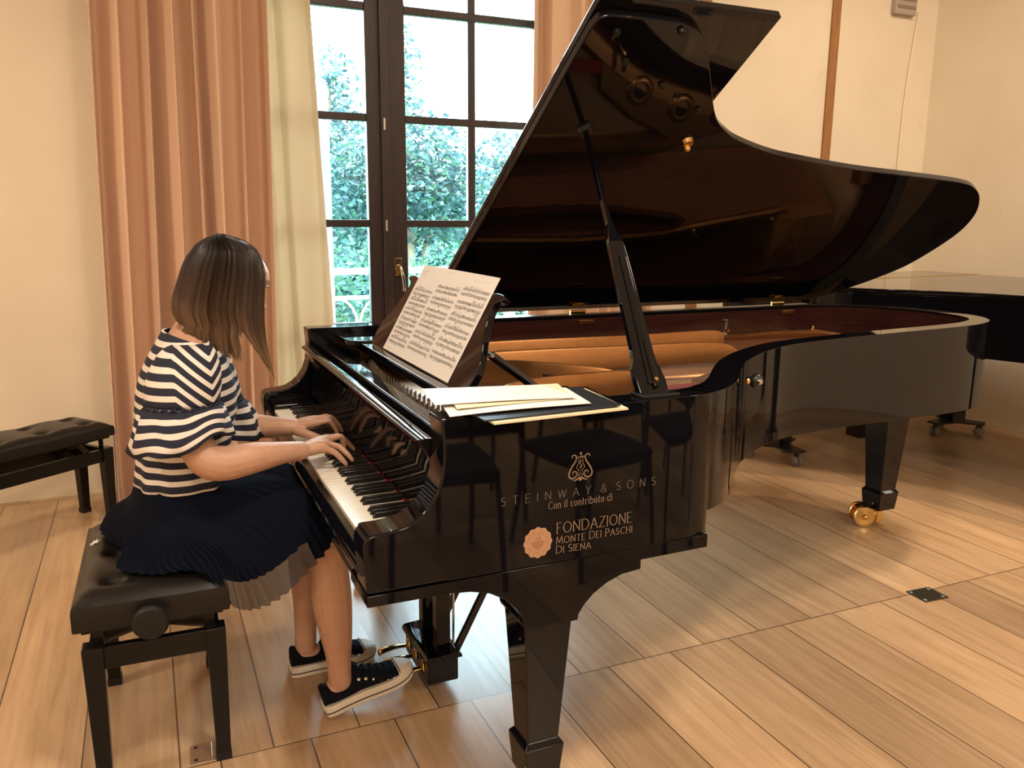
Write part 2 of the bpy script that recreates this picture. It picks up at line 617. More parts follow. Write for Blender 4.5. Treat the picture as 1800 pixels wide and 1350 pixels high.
# ------------------------------------------------------------------ curtains
def curtain(name, label, x0t, x1t, x0b, x1b, yc, folds, amp, m, seed, ztop=4.0, yslope=0.0, puddle=0.03):
    rnd = random.Random(seed)
    n = 260
    # cloth profile across: sum of fold waves with irregular spacing
    ks = sorted([rnd.random() for _ in range(folds * 2 - 1)])
    ks = [0] + [lerp((i + 1) / (folds * 2), k, 0.35) for i, k in enumerate(ks)] + [1]
    am = [rnd.uniform(.45, 1.15) * (1 if i % 2 else -1) for i in range(len(ks))]
    rows = []
    zs = [0.006, 0.02, .08, .2, .5, 1.0, 1.6, 2.2, 2.8, 3.4, ztop]
    ph = [rnd.uniform(-.008, .008) for _ in ks]
    for zi, z in enumerate(zs):
        tz = z / ztop
        row = []
        for i in range(n + 1):
            s = i / n
            k = max(j for j in range(len(ks) - 1) if ks[j] <= s or j == 0)
            t = (s - ks[k]) / max(1e-6, ks[k + 1] - ks[k])
            t = t * t * (3 - 2 * t)
            a = lerp(am[k], am[k + 1], t)
            drift = .012 * math.sin(3 * tz + 9 * s + seed)
            x = lerp(lerp(x0b, x0t, tz), lerp(x1b, x1t, tz), s) + .35 * amp * math.sin(2 * PI * folds * s + seed) * (1 - .4 * tz) + drift
            flare = 1.0 + .5 * (1 - tz) ** 2
            y = yc + a * amp * flare + yslope * s + .01 * math.sin(17 * s + 2.2 * z)
            if z < .05:
                y -= puddle * (.5 + .5 * math.sin(25 * s + seed)) * (1 - z / .05)
                x += .01 * math.sin(40 * s)
            row.append((x, y, z))
        rows.append(row)
    # interpolate rows smoothly in z
    rs = []
    for k in range(len(rows) - 1):
        for q in range(4):
            t = q / 4
            rs.append([tuple(lerp(Vector(a), Vector(b2), t)) for a, b2 in zip(rows[k], rows[k + 1])])
    rs.append(rows[-1])
    b_ = MB().loft(rs, closed=False)
    o = b_.build(name, m, smooth=70, solid=.004)
    return tag(o, label, 'curtain')


CURT = add_noise(mat('tan_curtain', (0.72, 0.485, 0.335), 0.9, sheen=0.3), 220, 0.05)


def translucent(m, amount):
    nt, N, L, b = nodes_of(m)
    out = [x for x in N if x.type == 'OUTPUT_MATERIAL'][0]
    tr = N.new('ShaderNodeBsdfTranslucent')
    tr.inputs[0].default_value = b.inputs['Base Color'].default_value
    mx = N.new('ShaderNodeMixShader')
    mx.inputs[0].default_value = amount
    L.new(b.outputs[0], mx.inputs[1])
    L.new(tr.outputs[0], mx.inputs[2])
    L.new(mx.outputs[0], out.inputs[0])
    return m


CURT2 = translucent(mat('cream_curtain', (0.82, 0.70, 0.54), 0.9, sheen=0.3), 0.30)
curtain('curtain', 'long tan curtain in deep folds hanging from the wall behind the pianist', -.44, .25, -.56, .20, 2.745, 7, .080, CURT, 3)
curtain('curtain', 'paler cream curtain drawn along the left side of the window', .15, .445, .12, .575, 2.945, 3, .024, CURT2, 11, puddle=.02)
curtain('curtain', 'tan curtain at the right side of the window behind the raised piano lid', 1.69, 2.50, 1.69, 2.50, 2.86, 7, .055, CURT, 5)
# ------------------------------------------------------------------ outside the window
GRASS = add_noise(mat('garden_grass', (0.10, 0.22, 0.08), 0.9), 3, 0.3)
tag(MB().box(-30, 40, YB + .3, 60, -1.3, -1.2).build('garden_ground', GRASS, smooth=0), kind='structure')
BALC = mat('balcony_stone', (0.6, 0.6, 0.58), 0.8)
tag(MB().box(-.6, 2.6, YB + .281, 3.95, -.15, -.02).build('balcony_slab', BALC, smooth=0), kind='structure')
rl = thing('balcony_railing', 'white iron balcony railing with arches outside the window', 'railing', (0, 3.72, 0))
MB().box(-.5, 2.5, -.025, .025, 1.045, 1.085).build('top_rail', WHITEPAINT, rl, bevel=.006)
MB().box(-.5, 2.5, -.012, .012, .885, .91).build('middle_rail', WHITEPAINT, rl, bevel=.004)
MB().box(-.5, 2.5, -.012, .012, .08, .105).build('bottom_rail', WHITEPAINT, rl, bevel=.004)
x = -.43
k = 0
while x < 2.45:
    MB().tube([(x, 0, .09), (x, 0, .70)], .009, 6).build('baluster', WHITEPAINT, rl)
    a = MB()
    for sg in (-1, 1):
        pts = [(x + sg * (.006 + .125 * (1 - math.cos(t * PI / 2))), 0, .70 + .19 * math.sin(t * PI / 2)) for t in [i / 8 for i in range(9)]]
        a.tube(pts, .008, 6)
    a.build('arch', WHITEPAINT, rl)
    x += .262
for x in (-.5, 2.5):
    MB().box(x - .02, x + .02, -.02, .02, -.02, 1.06).build('rail_post', WHITEPAINT, rl)
dp = MB().tube([(.662, 3.60, -.02), (.662, 3.60, 2.1)], .042, 14)  # added upright that imitates a bright band of glare behind the left pane
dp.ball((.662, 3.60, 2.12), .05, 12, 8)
tag(dp.build('glare_post', WHITEPAINT, smooth=50), 'white post added to imitate the bright glare behind the left window pane', 'post')

BARK = add_noise(mat('bark', (0.20, 0.15, 0.11), 0.9), 8, 0.3, (6, 6, 1))
LEAFS = []
for nm, c in (('leaf_teal', (0.032, 0.092, 0.098)), ('leaf_green', (0.05, 0.145, 0.075)), ('leaf_pale', (0.10, 0.20, 0.18)), ('leaf_dark', (0.015, 0.048, 0.058))):
    LEAFS.append(translucent(mat(nm, c, 0.6), 0.35))


def foliage(blobs, n, size, seed, weights):
    rnd = random.Random(seed)
    b_ = MB()
    tot = sum(r[0] * r[1] * r[2] for _, r in blobs)
    for c, r in blobs:
        cnt = int(n * r[0] * r[1] * r[2] / tot)
        for _ in range(cnt):
            d = Vector((rnd.gauss(0, 1), rnd.gauss(0, 1), rnd.gauss(0, 1))).normalized() * (rnd.random() ** .45)
            p = Vector((c[0] + d.x * r[0], c[1] + d.y * r[1], c[2] + d.z * r[2]))
            a = Vector((rnd.gauss(0, 1), rnd.gauss(0, 1), rnd.gauss(0, .6))).normalized()
            q = a.cross(Vector((rnd.gauss(0, 1), rnd.gauss(0, 1), rnd.gauss(0, 1)))).normalized()
            s = size * rnd.uniform(.6, 1.4)
            b_.cur = rnd.choices(range(4), weights)[0]
            b_.add([p - a * s, p - q * s * .45, p + a * s, p + q * s * .45], [(0, 1, 2, 3)])
    return b_


def far(p, k):
    return tuple(c + k * (q - c) for q, c in zip(p, (-.362, -1.531, 1.405)))


def tree(name, label, cat, base, blobs, n, size, seed, weights, group, k=1.0):
    zb = base[2]
    base = far(base, k)
    base = (base[0], base[1], zb)
    blobs = [(far(c, k), tuple(q * k for q in r)) for c, r in blobs]
    size *= k
    t = thing(name, label, cat, base, 0, group)
    bl = [((c[0] - base[0], c[1] - base[1], c[2] - base[2]), r) for c, r in blobs]
    o = foliage(bl, n, size, seed, weights).build('foliage', LEAFS, t, smooth=0)
    o['kind'] = 'stuff'
    top = bl[0][0]
    s_ = MB().tube(cr([(0, 0, 0), (top[0] * .4, top[1] * .4, top[2] * .45), (top[0], top[1], top[2] + bl[0][1][2] * .4)], 5), [lerp(.16, .03, i / 10) for i in range(11)], 8)
    rnd = random.Random(seed + 1)
    for c, r in bl:
        s_.tube([(top[0] * .3, top[1] * .3, top[2] * .3), tuple(lerp(Vector((top[0] * .5, top[1] * .5, top[2] * .6)), Vector(c), .5)), c], [.07, .045, .015], 6)
    s_.build('trunk', BARK, t)


TG = 'trees in the garden'
tree('leafy_tree', 'tall leafy tree seen through the middle window panes', 'tree', (3.1, 10.0, -1.2),
     [((3.15, 10.0, 2.0), (1.0, 1.0, 1.0)), ((3.0, 10.2, 3.3), (.42, .5, .9)), ((2.85, 10.1, 4.0), (.28, .4, .6)), ((3.7, 10.0, 1.6), (.8, .9, .8)), ((2.4, 10.3, 1.5), (.8, .9, .9))],
     11000, .052, 3, (5, 2, 3, 3), TG, .92)
tree('leafy_tree', 'leafy tree beyond the left window pane beside the cream curtain', 'tree', (2.0, 11.2, -1.2),
     [((2.2, 11.2, 2.4), (.8, .8, .9)), ((2.3, 11.0, 3.3), (.4, .5, .5)), ((1.6, 11.2, 1.5), (.9, .9, .8)), ((2.5, 11.2, 1.2), (.7, .8, .7))],
     8000, .052, 5, (5, 2, 3, 3), TG, 1.22)
tree('leafy_tree', 'lower leafy tree beyond the right window panes', 'tree', (4.9, 10.4, -1.2),
     [((4.75, 10.4, 1.85), (.65, .9, .85)), ((5.5, 10.6, 1.4), (.8, .9, .8)), ((4.7, 10.0, 1.0), (.6, .8, .7))],
     8000, .052, 8, (5, 2, 3, 3), TG, 1.22)
tree('garden_shrub', 'bright green shrub just beyond the balcony railing', 'shrub', (1.45, 6.2, -1.2),
     [((1.5, 6.2, .1), (.7, .5, .8)), ((1.25, 6.3, .75), (.45, .4, .55))],
     4200, .036, 9, (1, 5, 4, 1), 'shrubs behind the balcony')
tree('garden_shrub', 'fresh green shrub outside low behind the music desk', 'shrub', (2.15, 6.4, -1.2),
     [((2.25, 6.4, .2), (.65, .5, .8)), ((2.4, 6.5, .75), (.45, .4, .45))],
     4200, .036, 10, (1, 5, 4, 1), 'shrubs behind the balcony', 1.12)
tree('hedge', 'long dark garden hedge behind the trees', 'hedge', (3.2, 13.5, -1.2),
     [((3.2, 13.5, .4), (4.6, .8, 1.7))], 12000, .10, 12, (3, 2, 1, 4), None, 1.35)
# ------------------------------------------------------------------ the concert grand (u = x along its length, v = y across, keyboard at x = 0)
piano = thing('grand_piano', 'long glossy black concert grand with raised lid and gold lettering', 'piano', (0, 0, 0))
ZT = 1.006
ctrl = [(.62, 0.0), (.72, .002), (.80, .008), (.87, .030), (.945, .075), (1.02, .145), (1.10, .235), (1.20, .335), (1.32, .425), (1.45, .50), (1.595, .555), (1.89, .607), (2.21, .642),
        (2.50, .672), (2.68, .71), (2.82, .78), (2.905, .89), (2.94, 1.03), (2.935, 1.18), (2.885, 1.35), (2.80, 1.47), (2.70, 1.54), (2.58, 1.572), (2.45, 1.575)]
outer = [(.172, 0.0)] + cr(ctrl, 5)
k_ = next(i for i, p in enumerate(outer) if p[0] > .846)
outer[k_:k_] = [(.8455, outer[k_ - 1][1] + .004), (.8465, outer[k_ - 1][1] + .0042)]
outer += [(.8465, 1.575), (.8455, 1.575), (.172, 1.575)]


def offset(path, d):
    out = []
    for i, p in enumerate(path):
        a = path[max(i - 1, 0)]
        c = path[min(i + 1, len(path) - 1)]
        t = Vector((c[0] - a[0], c[1] - a[1])).normalized()
        out.append((p[0] - t.y * d, p[1] + t.x * d))
    return out


def zbot(x):
    return (.6575 if x < .846 else .712 - max(0, x - .85) * .030)


TH = .075
inner = offset(outer, TH)


def rim_mesh(outer, inner, zt, zb):
    rings = []
    for o_, i_ in zip(outer, inner):
        rings.append([(o_[0], o_[1], zb(o_[0])), (o_[0], o_[1], zt), (i_[0], i_[1], zt), (i_[0], i_[1], zb(o_[0]))])
    return MB().loft(rings, True, False, False)


rim_mesh(outer, inner, ZT, zbot).build('rim', PIANO, piano, bevel=.005, smooth=35)
arm_prof = [(0.0, .655), (-.004, .72), (-.006, .758), (-.001, .774), (.012, .782), (.055, .785), (.085, .791), (.110, .805), (.133, .826), (.150, .852), (.161, .885), (.166, .925), (.165, .968),
            (.161, ZT), (.19, ZT), (.846, .7125), (.846, .657)]
arm_prof2 = [(0.0, .6575)] + arm_prof[1:14] + [(.172, ZT), (.172, .6575)]
for y0, y1, nm in ((0.0, .085, 'arm'), (1.490, 1.575, 'arm')):
    q = MB().prism(arm_prof2, 'y', y0, y1)
    k_ = len(arm_prof2)
    q.f = [fc for fc in q.f if not (len(fc) == 4 and all(abs(q.v[i][0] - .172) < 1e-6 for i in fc))]
    q.mi = [0] * len(q.f)
    q.build(nm, PIANO, piano, bevel=.005, segs=2, smooth=35)
brk = [(0.0, .652), (.0, .628), (.175, .627), (.225, .622), (.268, .610), (.303, .590), (.330, .564), (.348, .537), (.356, .505), (.486, .505), (.487, .518), (.502, .540), (.525, .562), (.56, .583), (.60, .597), (.65, .601), (.65, .624),
       (.838, .626), (.838, .6575)]
for y0, y1 in ((.002, .150), (1.425, 1.573)):
    MB().prism(brk, 'y', y0, y1).build('leg_bracket', PIANO, piano, bevel=.0015, smooth=35)
# key bed, key slip
kb = MB()
kb.box(.006, .80, .15, 1.425, .628, .672)
kb.build('key_bed', PIANO, piano, bevel=.004)
ks = MB()
ks.prism([(.004, .655), (-.002, .674), (.004, .678), (-.001, .712), (.004, .726), (.020, .728), (.020, .655)], 'y', .086, 1.489)
ks.build('key_slip', PIANO, piano, bevel=.0015, smooth=30)
for y0, y1 in ((.086, .168), (1.402, 1.489)):
    MB().box(.022, .166, y0, y1, .672, .752).build('key_block', PIANO, piano, bevel=.006)
# ---- 52 white and 36 black keys
KV0, KV1 = 1.3985, .1715
WID = (KV0 - KV1) / 52
wk0 = None
for i in range(52):
    yc = KV0 - (i + .5) * WID
    if wk0 is None:
        q = MB()
        q.box(.0205, .168, -WID / 2 + .0005, WID / 2 - .0005, .724, .7365)
        q.box(.0225, .168, -WID / 2 + .0005, WID / 2 - .0005, .702, .724)
        wk0 = q.build('white_key', IVORY, piano, bevel=.0012)
        wk0.location = (0, yc, 0)
    else:
        c = wk0.copy()
        COL.objects.link(c)
        c.location = (0, yc, 0)
bk0 = None
for i in range(51):
    if 'ABCDEFG'[i % 7] in 'ACDFG':
        yc = KV0 - (i + 1) * WID
        if bk0 is None:
            q = MB()
            a, t = .0068, .0047
            q.hexa([(.069, -a, .7365), (.168, -a, .7365), (.168, a, .7365), (.069, a, .7365)], [(.0775, -t, .7485), (.168, -t, .7485), (.168, t, .7485), (.0775, t, .7485)])
            bk0 = q.build('black_key', EBONY, piano, bevel=.0015)
            bk0.location = (0, yc, 0)
        else:
            c = bk0.copy()
            COL.objects.link(c)
            c.location = (0, yc, 0)
MB().box(.1645, .1705, .170, 1.400, .7368, .7405).build('felt_strip', FELT, piano, label='thin red felt strip behind the keys')
# ---- fallboard (the raised key lid)
fb = MB()
fb.prism([(.171, .741), (.168, .860), (.163, .900), (.150, .925), (.141, .934), (.141, .944), (.150, .948), (.172, .945), (.198, .915), (.203, .741)], 'y', .086, 1.489)
fo = fb.build('fallboard', PIANO, piano, bevel=.003, smooth=35)
MB().tube([(.1415, .090, .940), (.1415, 1.485, .940)], .0045, 8).build('lip_bead', PIANO, fo, smooth=80)
MB().box(.206, .252, .086, 1.489, .84, .942).build('front_rail', PIANO, piano, bevel=.004)
# ---- plate, soundboard
pl_in = offset(outer, TH - .004)
fr = [p for p in pl_in if p[0] > .252]
front = [(.252, .074)] + fr + [(.252, 1.501)]
sb = MB().prism(front, 'z', .80, .846)
sb.build('soundboard', SOUND, piano, smooth=0)
pin_poly = [(.252, .078), (.62, .078), (.66, .30), (.66, .62), (.62, .95), (.60, 1.30), (.62, 1.497), (.252, 1.497)]
po = MB().prism(pin_poly, 'z', .846, .868).build('cast_iron_plate', PLATE, piano, bevel=.004, smooth=35)


def bar(pts, h, wd, z0, name='plate_bar'):
    """a tall web with a rounded top that runs along pts (x, y, top z)"""
    rings = []
    P = [Vector(p) for p in cr(pts, 6)]
    for i, p in enumerate(P):
        t = (P[min(i + 1, len(P) - 1)] - P[max(i - 1, 0)])
        n = Vector((-t.y, t.x, 0)).normalized()
        zt = p.z
        ring = []
        for s, z in ((-1.9, z0), (-1.0, z0 + .012), (-.55, lerp(z0, zt, .35)), (-.5, zt - .006), (-.3, zt), (.3, zt), (.5, zt - .006), (.55, lerp(z0, zt, .35)), (1.0, z0 + .012), (1.9, z0)):
            ring.append((p.x + n.x * s * wd, p.y + n.y * s * wd, max(z, z0) if zt > z0 + .02 else lerp(z0, z, .4)))
        rings.append(ring)
    return MB().loft(rings, True).build(name, PLATE, po, smooth=50)


ZP = .868
bar([(.52, 1.215, .95), (.75, 1.20, .968), (1.3, 1.165, .968), (1.70, 1.19, .965), (1.80, 1.21, .95)], .1, .016, ZP - .02)
bar([(.48, .985, .93), (.64, .962, .970), (1.18, .925, .970), (1.52, .895, .966), (1.62, .885, .93), (1.70, .88, .89)], .1, .018, ZP - .02)
bar([(.46, .87, .93), (.60, .835, .968), (.86, .62, .966), (.93, .565, .945), (1.0, .50, .90)], .1, .014, ZP - .02)
bar([(.42, .445, .92), (.54, .482, .968), (.80, .515, .970), (.93, .528, .962), (.99, .54, .92), (1.06, .55, .88)], .1, .018, ZP - .02)
bar([(.36, .26, .91), (.5, .27, .93), (.7, .29, .925), (.78, .30, .89)], .1, .015, ZP - .02)
# bass-side flange that sweeps along the spine to the tail, with its raised lip
fl = []
for (x, y0, y1, z) in ((.60, 1.30, 1.497, .935), (.9, 1.30, 1.497, .940), (1.3, 1.30, 1.497, .942), (1.7, 1.27, 1.497, .942), (1.82, 1.25, 1.497, .930), (1.92, 1.23, 1.497, .932), (2.05, 1.20, 1.497, .942), (2.28, 1.16, 1.49, .942), (2.38, 1.14, 1.485, .925), (2.48, 1.12, 1.47, .895), (2.58, 1.1, 1.45, .88)):
    fl.append([(x, y0, .85), (x, y0 - .004, z - .012), (x, y0 + .006, z), (x, y0 + .03, z), (x, y0 + .05, z - .022), (x, y1, z - .022), (x, y1, .85)])
MB().loft(fl, True).build('plate_flange', PLATE, po, smooth=40)
# treble and tail margins of the plate along the curved rim, with round openings
tm = []
marg = [p for p in zip(offset(outer, TH - .003), offset(outer, TH + .13)) if .40 < p[0][0] and p[0][1] < 1.05]
for a, c in marg:
    k = min(1, max(0, (a[0] - .95) / .5))
    tm.append([(a[0], a[1], .846), (a[0], a[1], .885), (lerp(a[0], c[0], lerp(.9, .75, k)), lerp(a[1], c[1], lerp(.9, .75, k)), .890), (lerp(a[0], c[0], lerp(1, .85, k)), lerp(a[1], c[1], lerp(1, .85, k)), .846)])
MB().loft(tm, True).build('plate_margin', PLATE, po, smooth=40)
# cross web between the bars and the tail, with round rimmed openings in it
wb_ = MB().prism([(1.25, .56), (1.42, .60), (1.9, .68), (2.3, .72), (2.3, .80), (1.95, .82), (1.70, .89), (1.45, .80), (1.28, .70)], 'z', .866, .884)
wb_.build('plate_web', PLATE, po, bevel=.004, smooth=35)
for hx, hy in ((1.45, .695), (1.66, .750), (1.87, .755)):
    hr = MB()
    prof = [(.030, .885), (.034, .896), (.050, .898), (.060, .888), (.062, .884)]
    hr.loft([[(hx + r_ * math.cos(2 * PI * k / 24), hy + r_ * math.sin(2 * PI * k / 24), z_) for k in range(24)] for r_, z_ in prof], True, False, False)
    o = hr.build('plate_opening', PLATE, po, smooth=60)
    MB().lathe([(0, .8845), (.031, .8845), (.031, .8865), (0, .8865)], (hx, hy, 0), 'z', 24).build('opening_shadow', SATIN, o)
# bolts and agraffes
bl = MB()
for bx, by in ((2.27, 1.20), (1.86, 1.255), (.80, .14), (.60, .12), (1.05, .33), (1.62, .70), (2.55, .80), (2.40, .77)):
    bl.cur = 0
    MB().lathe([(0, 0), (.010, 0), (.010, .008), (.006, .014), (0, .014)], (bx, by, .942 if by > 1.1 else .889), 'z', 10).build('plate_bolt', BRASS, po)
MB().lathe([(.010, .93), (.007, .955), (.009, .985), (.015, .990), (.015, .995), (0, .995)], (1.86, 1.27, 0), 'z', 12).build('nose_bolt', STEEL, po)
# gold hitch bracket and red string felt near the bend
MB().box(1.05, 1.42, .60, .645, .868, .882).build('string_felt', FELT, piano)
hb_ = MB()
hb_.tube(cr([(1.30, .52, .872), (1.315, .54, .905), (1.33, .57, .925), (1.335, .62, .922)], 5), .009, 8)
hb_.ball((1.30, .515, .885), .022, 10, 8, (1.3, 1, .8))
hb_.build('plate_lug', BRASS, po, smooth=70)
# plate casting marks on the treble corner
MB().box(.585, .66, .20, .215, .888, .8905).build('casting_mark', SATIN, po)
# ---- strings
st = MB()


def rim_in(x):
    """y of the rim's inner face on the treble side at x"""
    best = min((p for p in inner if p[1] < 1.1), key=lambda p: abs(p[0] - x))
    return best[1]


for i in range(74):                                    # steel strings
    s = i / 73
    y0 = lerp(.20, 1.02, s)
    x1 = lerp(.95, 2.45, s ** .8)
    y1 = min(y0 + .05 * s, 1.04)
    while x1 > .8 and rim_in(x1) + .07 > y1:
        x1 -= .03
    st.tube([(.44, y0, .897), (x1, y1, .893)], .0006, 4)
so = st.build('steel_strings', WIRE, piano, smooth=0)
so['kind'] = 'stuff'
bs = MB()
for i in range(40):                                    # copper-wound bass strings cross over
    s = i / 39
    bs.tube([(.47, lerp(1.06, 1.44, s), .905), (lerp(2.30, 2.66, s), lerp(.86, 1.18, s), .908)], .0032, 5)
bo = bs.build('bass_strings', COPPER, piano, smooth=60)
bo['kind'] = 'stuff'
dm = MB()
for i in range(68):
    s = i / 67
    y = lerp(.30, 1.42, s)
    dm.box(.70 + .10 * s, .755 + .10 * s, y - .005, y + .005, .905, .935)
do = dm.build('damper_heads', SATIN, piano, smooth=0)
do['kind'] = 'stuff'
# ---- tuning pins: the nearest ones singly, the rest together
pin0 = None
rest = MB()
cnt = 0
for i in range(76):
    for j in range(3):
        y = lerp(.17, 1.40, i / 75)
        xx_ = .285 + j * .034 + (.012 if i % 2 else 0) + .02 * math.sin(i * .09)
        if i < 32:
            if pin0 is None:
                pin0 = MB().lathe([(0, 0), (.0030, 0), (.0030, .016), (.0022, .026), (.0, .026)], (0, 0, 0), 'z', 7).build('tuning_pin', STEEL, piano, smooth=40)
                c = pin0
            else:
                c = pin0.copy()
                COL.objects.link(c)
            c.location = (xx_, y, .868)
        else:
            rest.lathe([(0, 0), (.0030, 0), (.0030, .016), (.0022, .026), (.0, .026)], (xx_, y, .868), 'z', 6)
ro = rest.build('tuning_pins', STEEL, piano, smooth=40)
ro['kind'] = 'stuff'
# ---- inner lining of the rim
i1, i2 = offset(outer, TH + .001), offset(outer, TH + .004)
sel = [k for k in range(len(outer)) if outer[k][0] > .60]
MB().loft([[(i1[k][0], i1[k][1], .85), (i1[k][0], i1[k][1], .996), (i2[k][0], i2[k][1], .996), (i2[k][0], i2[k][1], .85)] for k in sel], True).build('rim_lining', LINING, piano, smooth=40, label='dark red mahogany lining inside the rim')
# ---- music desk
desk = thing('music_desk', None, None)
desk.parent = piano
MB().box(.302, .395, .36, 1.345, .950, .978).build('desk_ledge', PIANO, desk, bevel=.004)
for y0 in (.36, 1.20):
    MB().box(.39, .66, y0, y0 + .05, .945, .962).build('desk_slide', PIANO, desk, bevel=.003)
LEAN = math.radians(29)
DX, DZ = Vector((math.sin(LEAN), 0, math.cos(LEAN))), Vector((-math.cos(LEAN), 0, math.sin(LEAN)))
D0 = Vector((.340, 0, .980))


def desk_pt(y, h, d=0.0):
    p = D0 + DX * h + DZ * d
    return Vector((p.x, y, p.z))


half = [(.345, -.004), (.335, .03), (.335, .065), (.355, .10), (.388, .136), (.415, .175), (.432, .215), (.428, .238), (.395, .249), (.388, .258), (.405, .266), (.45, .268), (.50, .262), (.58, .266), (.72, .272)]
outl = cr(half, 3)
full = outl + [(1.60 - y, h) for y, h in reversed(outl)]
pb = MB()
n = len(full)
pb.add([desk_pt(y, h, 0) for y, h in full] + [desk_pt(y, h, -.020) for y, h in full], [tuple(range(n)), tuple(range(2 * n - 1, n - 1, -1))] + [(i, (i + 1) % n, n + (i + 1) % n, n + i) for i in range(n)])
pb.build('desk_panel', PIANO, desk, bevel=.003, smooth=40)
for y in (.375, 1.20):
    pts = [desk_pt(y, .115, -.03), Vector((.555, y, .968))]
    MB().tube(pts, .011, 4, up=(0, 1, 0)).build('desk_prop', PIANO, desk, smooth=0)
    MB().lathe([(0, -.014), (.006, -.014), (.006, .014), (0, .014)], tuple(desk_pt(y, .115, -.03)), 'y', 10).build('prop_hinge', STEEL, desk)
# side planks the desk slides on
for y0, y1 in ((1.27, 1.495), (.08, .27)):
    pts = [(.262, y1), (.262, y0 + .05)] + [(.262 + .06 * (1 - math.cos(t)), y0 + .06 - .06 * math.sin(t)) for t in (0.3, .7, 1.1, 1.5)] + [(.60, y0), (.60, y1)]
    if y0 < .5:
        pts = [(.262, y0), (.262, y1 - .05)] + [(.262 + .06 * (1 - math.cos(t)), y1 - .06 + .06 * math.sin(t)) for t in (0.3, .7, 1.1, 1.5)] + [(.52, y1), (.52, y0)]
    MB().prism(pts, 'z', .965, .985).build('side_plank', PIANO, piano, bevel=.003, smooth=40)
# ---- lid: underside plane through the hinge, raised 33 degrees
TL = math.radians(33.2)
LH = Vector((0, 1.575, 1.030))
LW = Vector((0, -math.cos(TL), math.sin(TL)))
LN = Vector((0, math.sin(TL), math.cos(TL)))


def lid_pt(x, w_, n_=0.0):
    p = LH + LW * w_ + LN * n_
    return Vector((x, p.y, p.z))


def slab(poly, n0, n1):
    m_ = len(poly)
    return MB().add([lid_pt(x, w_, n0) for x, w_ in poly] + [lid_pt(x, w_, n1) for x, w_ in poly],
                    [tuple(range(m_)), tuple(range(2 * m_ - 1, m_ - 1, -1))] + [(i, (i + 1) % m_, m_ + (i + 1) % m_, m_ + i) for i in range(m_)])


lidp = [(.657, -.01), (.657, 1.500), (.665, 1.535), (.69, 1.546)] + [(.80, 1.548)] + cr([(.892, 1.546), (.955, 1.524), (1.015, 1.472), (1.08, 1.392), (1.16, 1.285), (1.225, 1.212), (1.29, 1.165), (1.366, 1.127), (1.516, 1.079), (1.657, 1.051), (1.95, 1.009), (2.255, .982), (2.55, .953), (2.68, .918), (2.80, .840),
     (2.91, .715), (2.965, .555), (2.945, .327), (2.86, .19), (2.77, .10), (2.66, .02)], 4) + [(2.60, -.01)]
lid = slab(lidp, 0, .024).build('lid', PIANO, piano, bevel=.004, smooth=35)
fp = [(.657, 0.0), (.657, 1.582), (1.186, 1.582), (1.186, 0.0)]
slab(fp, .025, .047).build('lid_flap', PIANO, lid, bevel=.004)
for x, w_ in ((.728, 1.50), (.800, 1.41), (.955, 1.335), (.90, 1.525), (1.13, 1.25)):
    q = MB()
    q.tube([lid_pt(x, w_, 0), lid_pt(x, w_, -.010)], [.010, .008], 10)
    q.build('lid_bumper', RUBBER, lid, smooth=60)
q = MB()
q.tube([lid_pt(1.18, 1.112, .002), lid_pt(1.18, 1.112, -.012)], [.020, .016], 14)
q.ball(lid_pt(1.185, 1.095, -.014), .011, 10, 8)
q.build('lid_catch', BRASS, lid, smooth=60)
q = MB()
q.tube([lid_pt(.815, 1.140, 0), lid_pt(.815, 1.140, -.014)], [.030, .026], 4)
q.build('prop_socket', SATIN, lid)
# hinges along the spine
for x in (1.31, 2.39, .78):
    hg = MB()
    hg.box(x - .035, x + .035, 1.480, 1.4985, .975, .990)
    hg.build('hinge', BRASS, piano, bevel=.002)
    q = MB()
    q.tube([(x - .035, 1.562, 1.018), (x + .035, 1.562, 1.018)], .008, 8)
    q.add([lid_pt(x - .035, .02, -.002), lid_pt(x + .035, .02, -.002), lid_pt(x + .035, .055, -.002), lid_pt(x - .035, .055, -.002)], [(0, 1, 2, 3)])
    q.build('hinge_leaf', BRASS, lid)
MB().box(.80, 2.55, 1.503, 1.560, 1.0065, 1.0115).build('hinge_rail', SATIN, piano, bevel=.001)
# ---- lid prop
pb0 = Vector((.690, .040, 1.004))
pt1 = lid_pt(.820, 1.135, -.010)
ax = (pt1 - pb0)
LPROP = ax.length
ax.normalize()
sx = (Vector((1, 0, 0)) - ax * ax.x).normalized()
sy = ax.cross(sx)


def prop_prof(prof, t0, t1, off=0.0):
    """prof: (length fraction, left, right) in m across"""
    rings = []
    for tt, l_, r_ in prof:
        p = pb0 + ax * (tt * LPROP)
        rings.append([p + sx * l_ + sy * t0, p + sx * r_ + sy * t0, p + sx * r_ + sy * t1, p + sx * l_ + sy * t1])
    return MB().loft(rings)


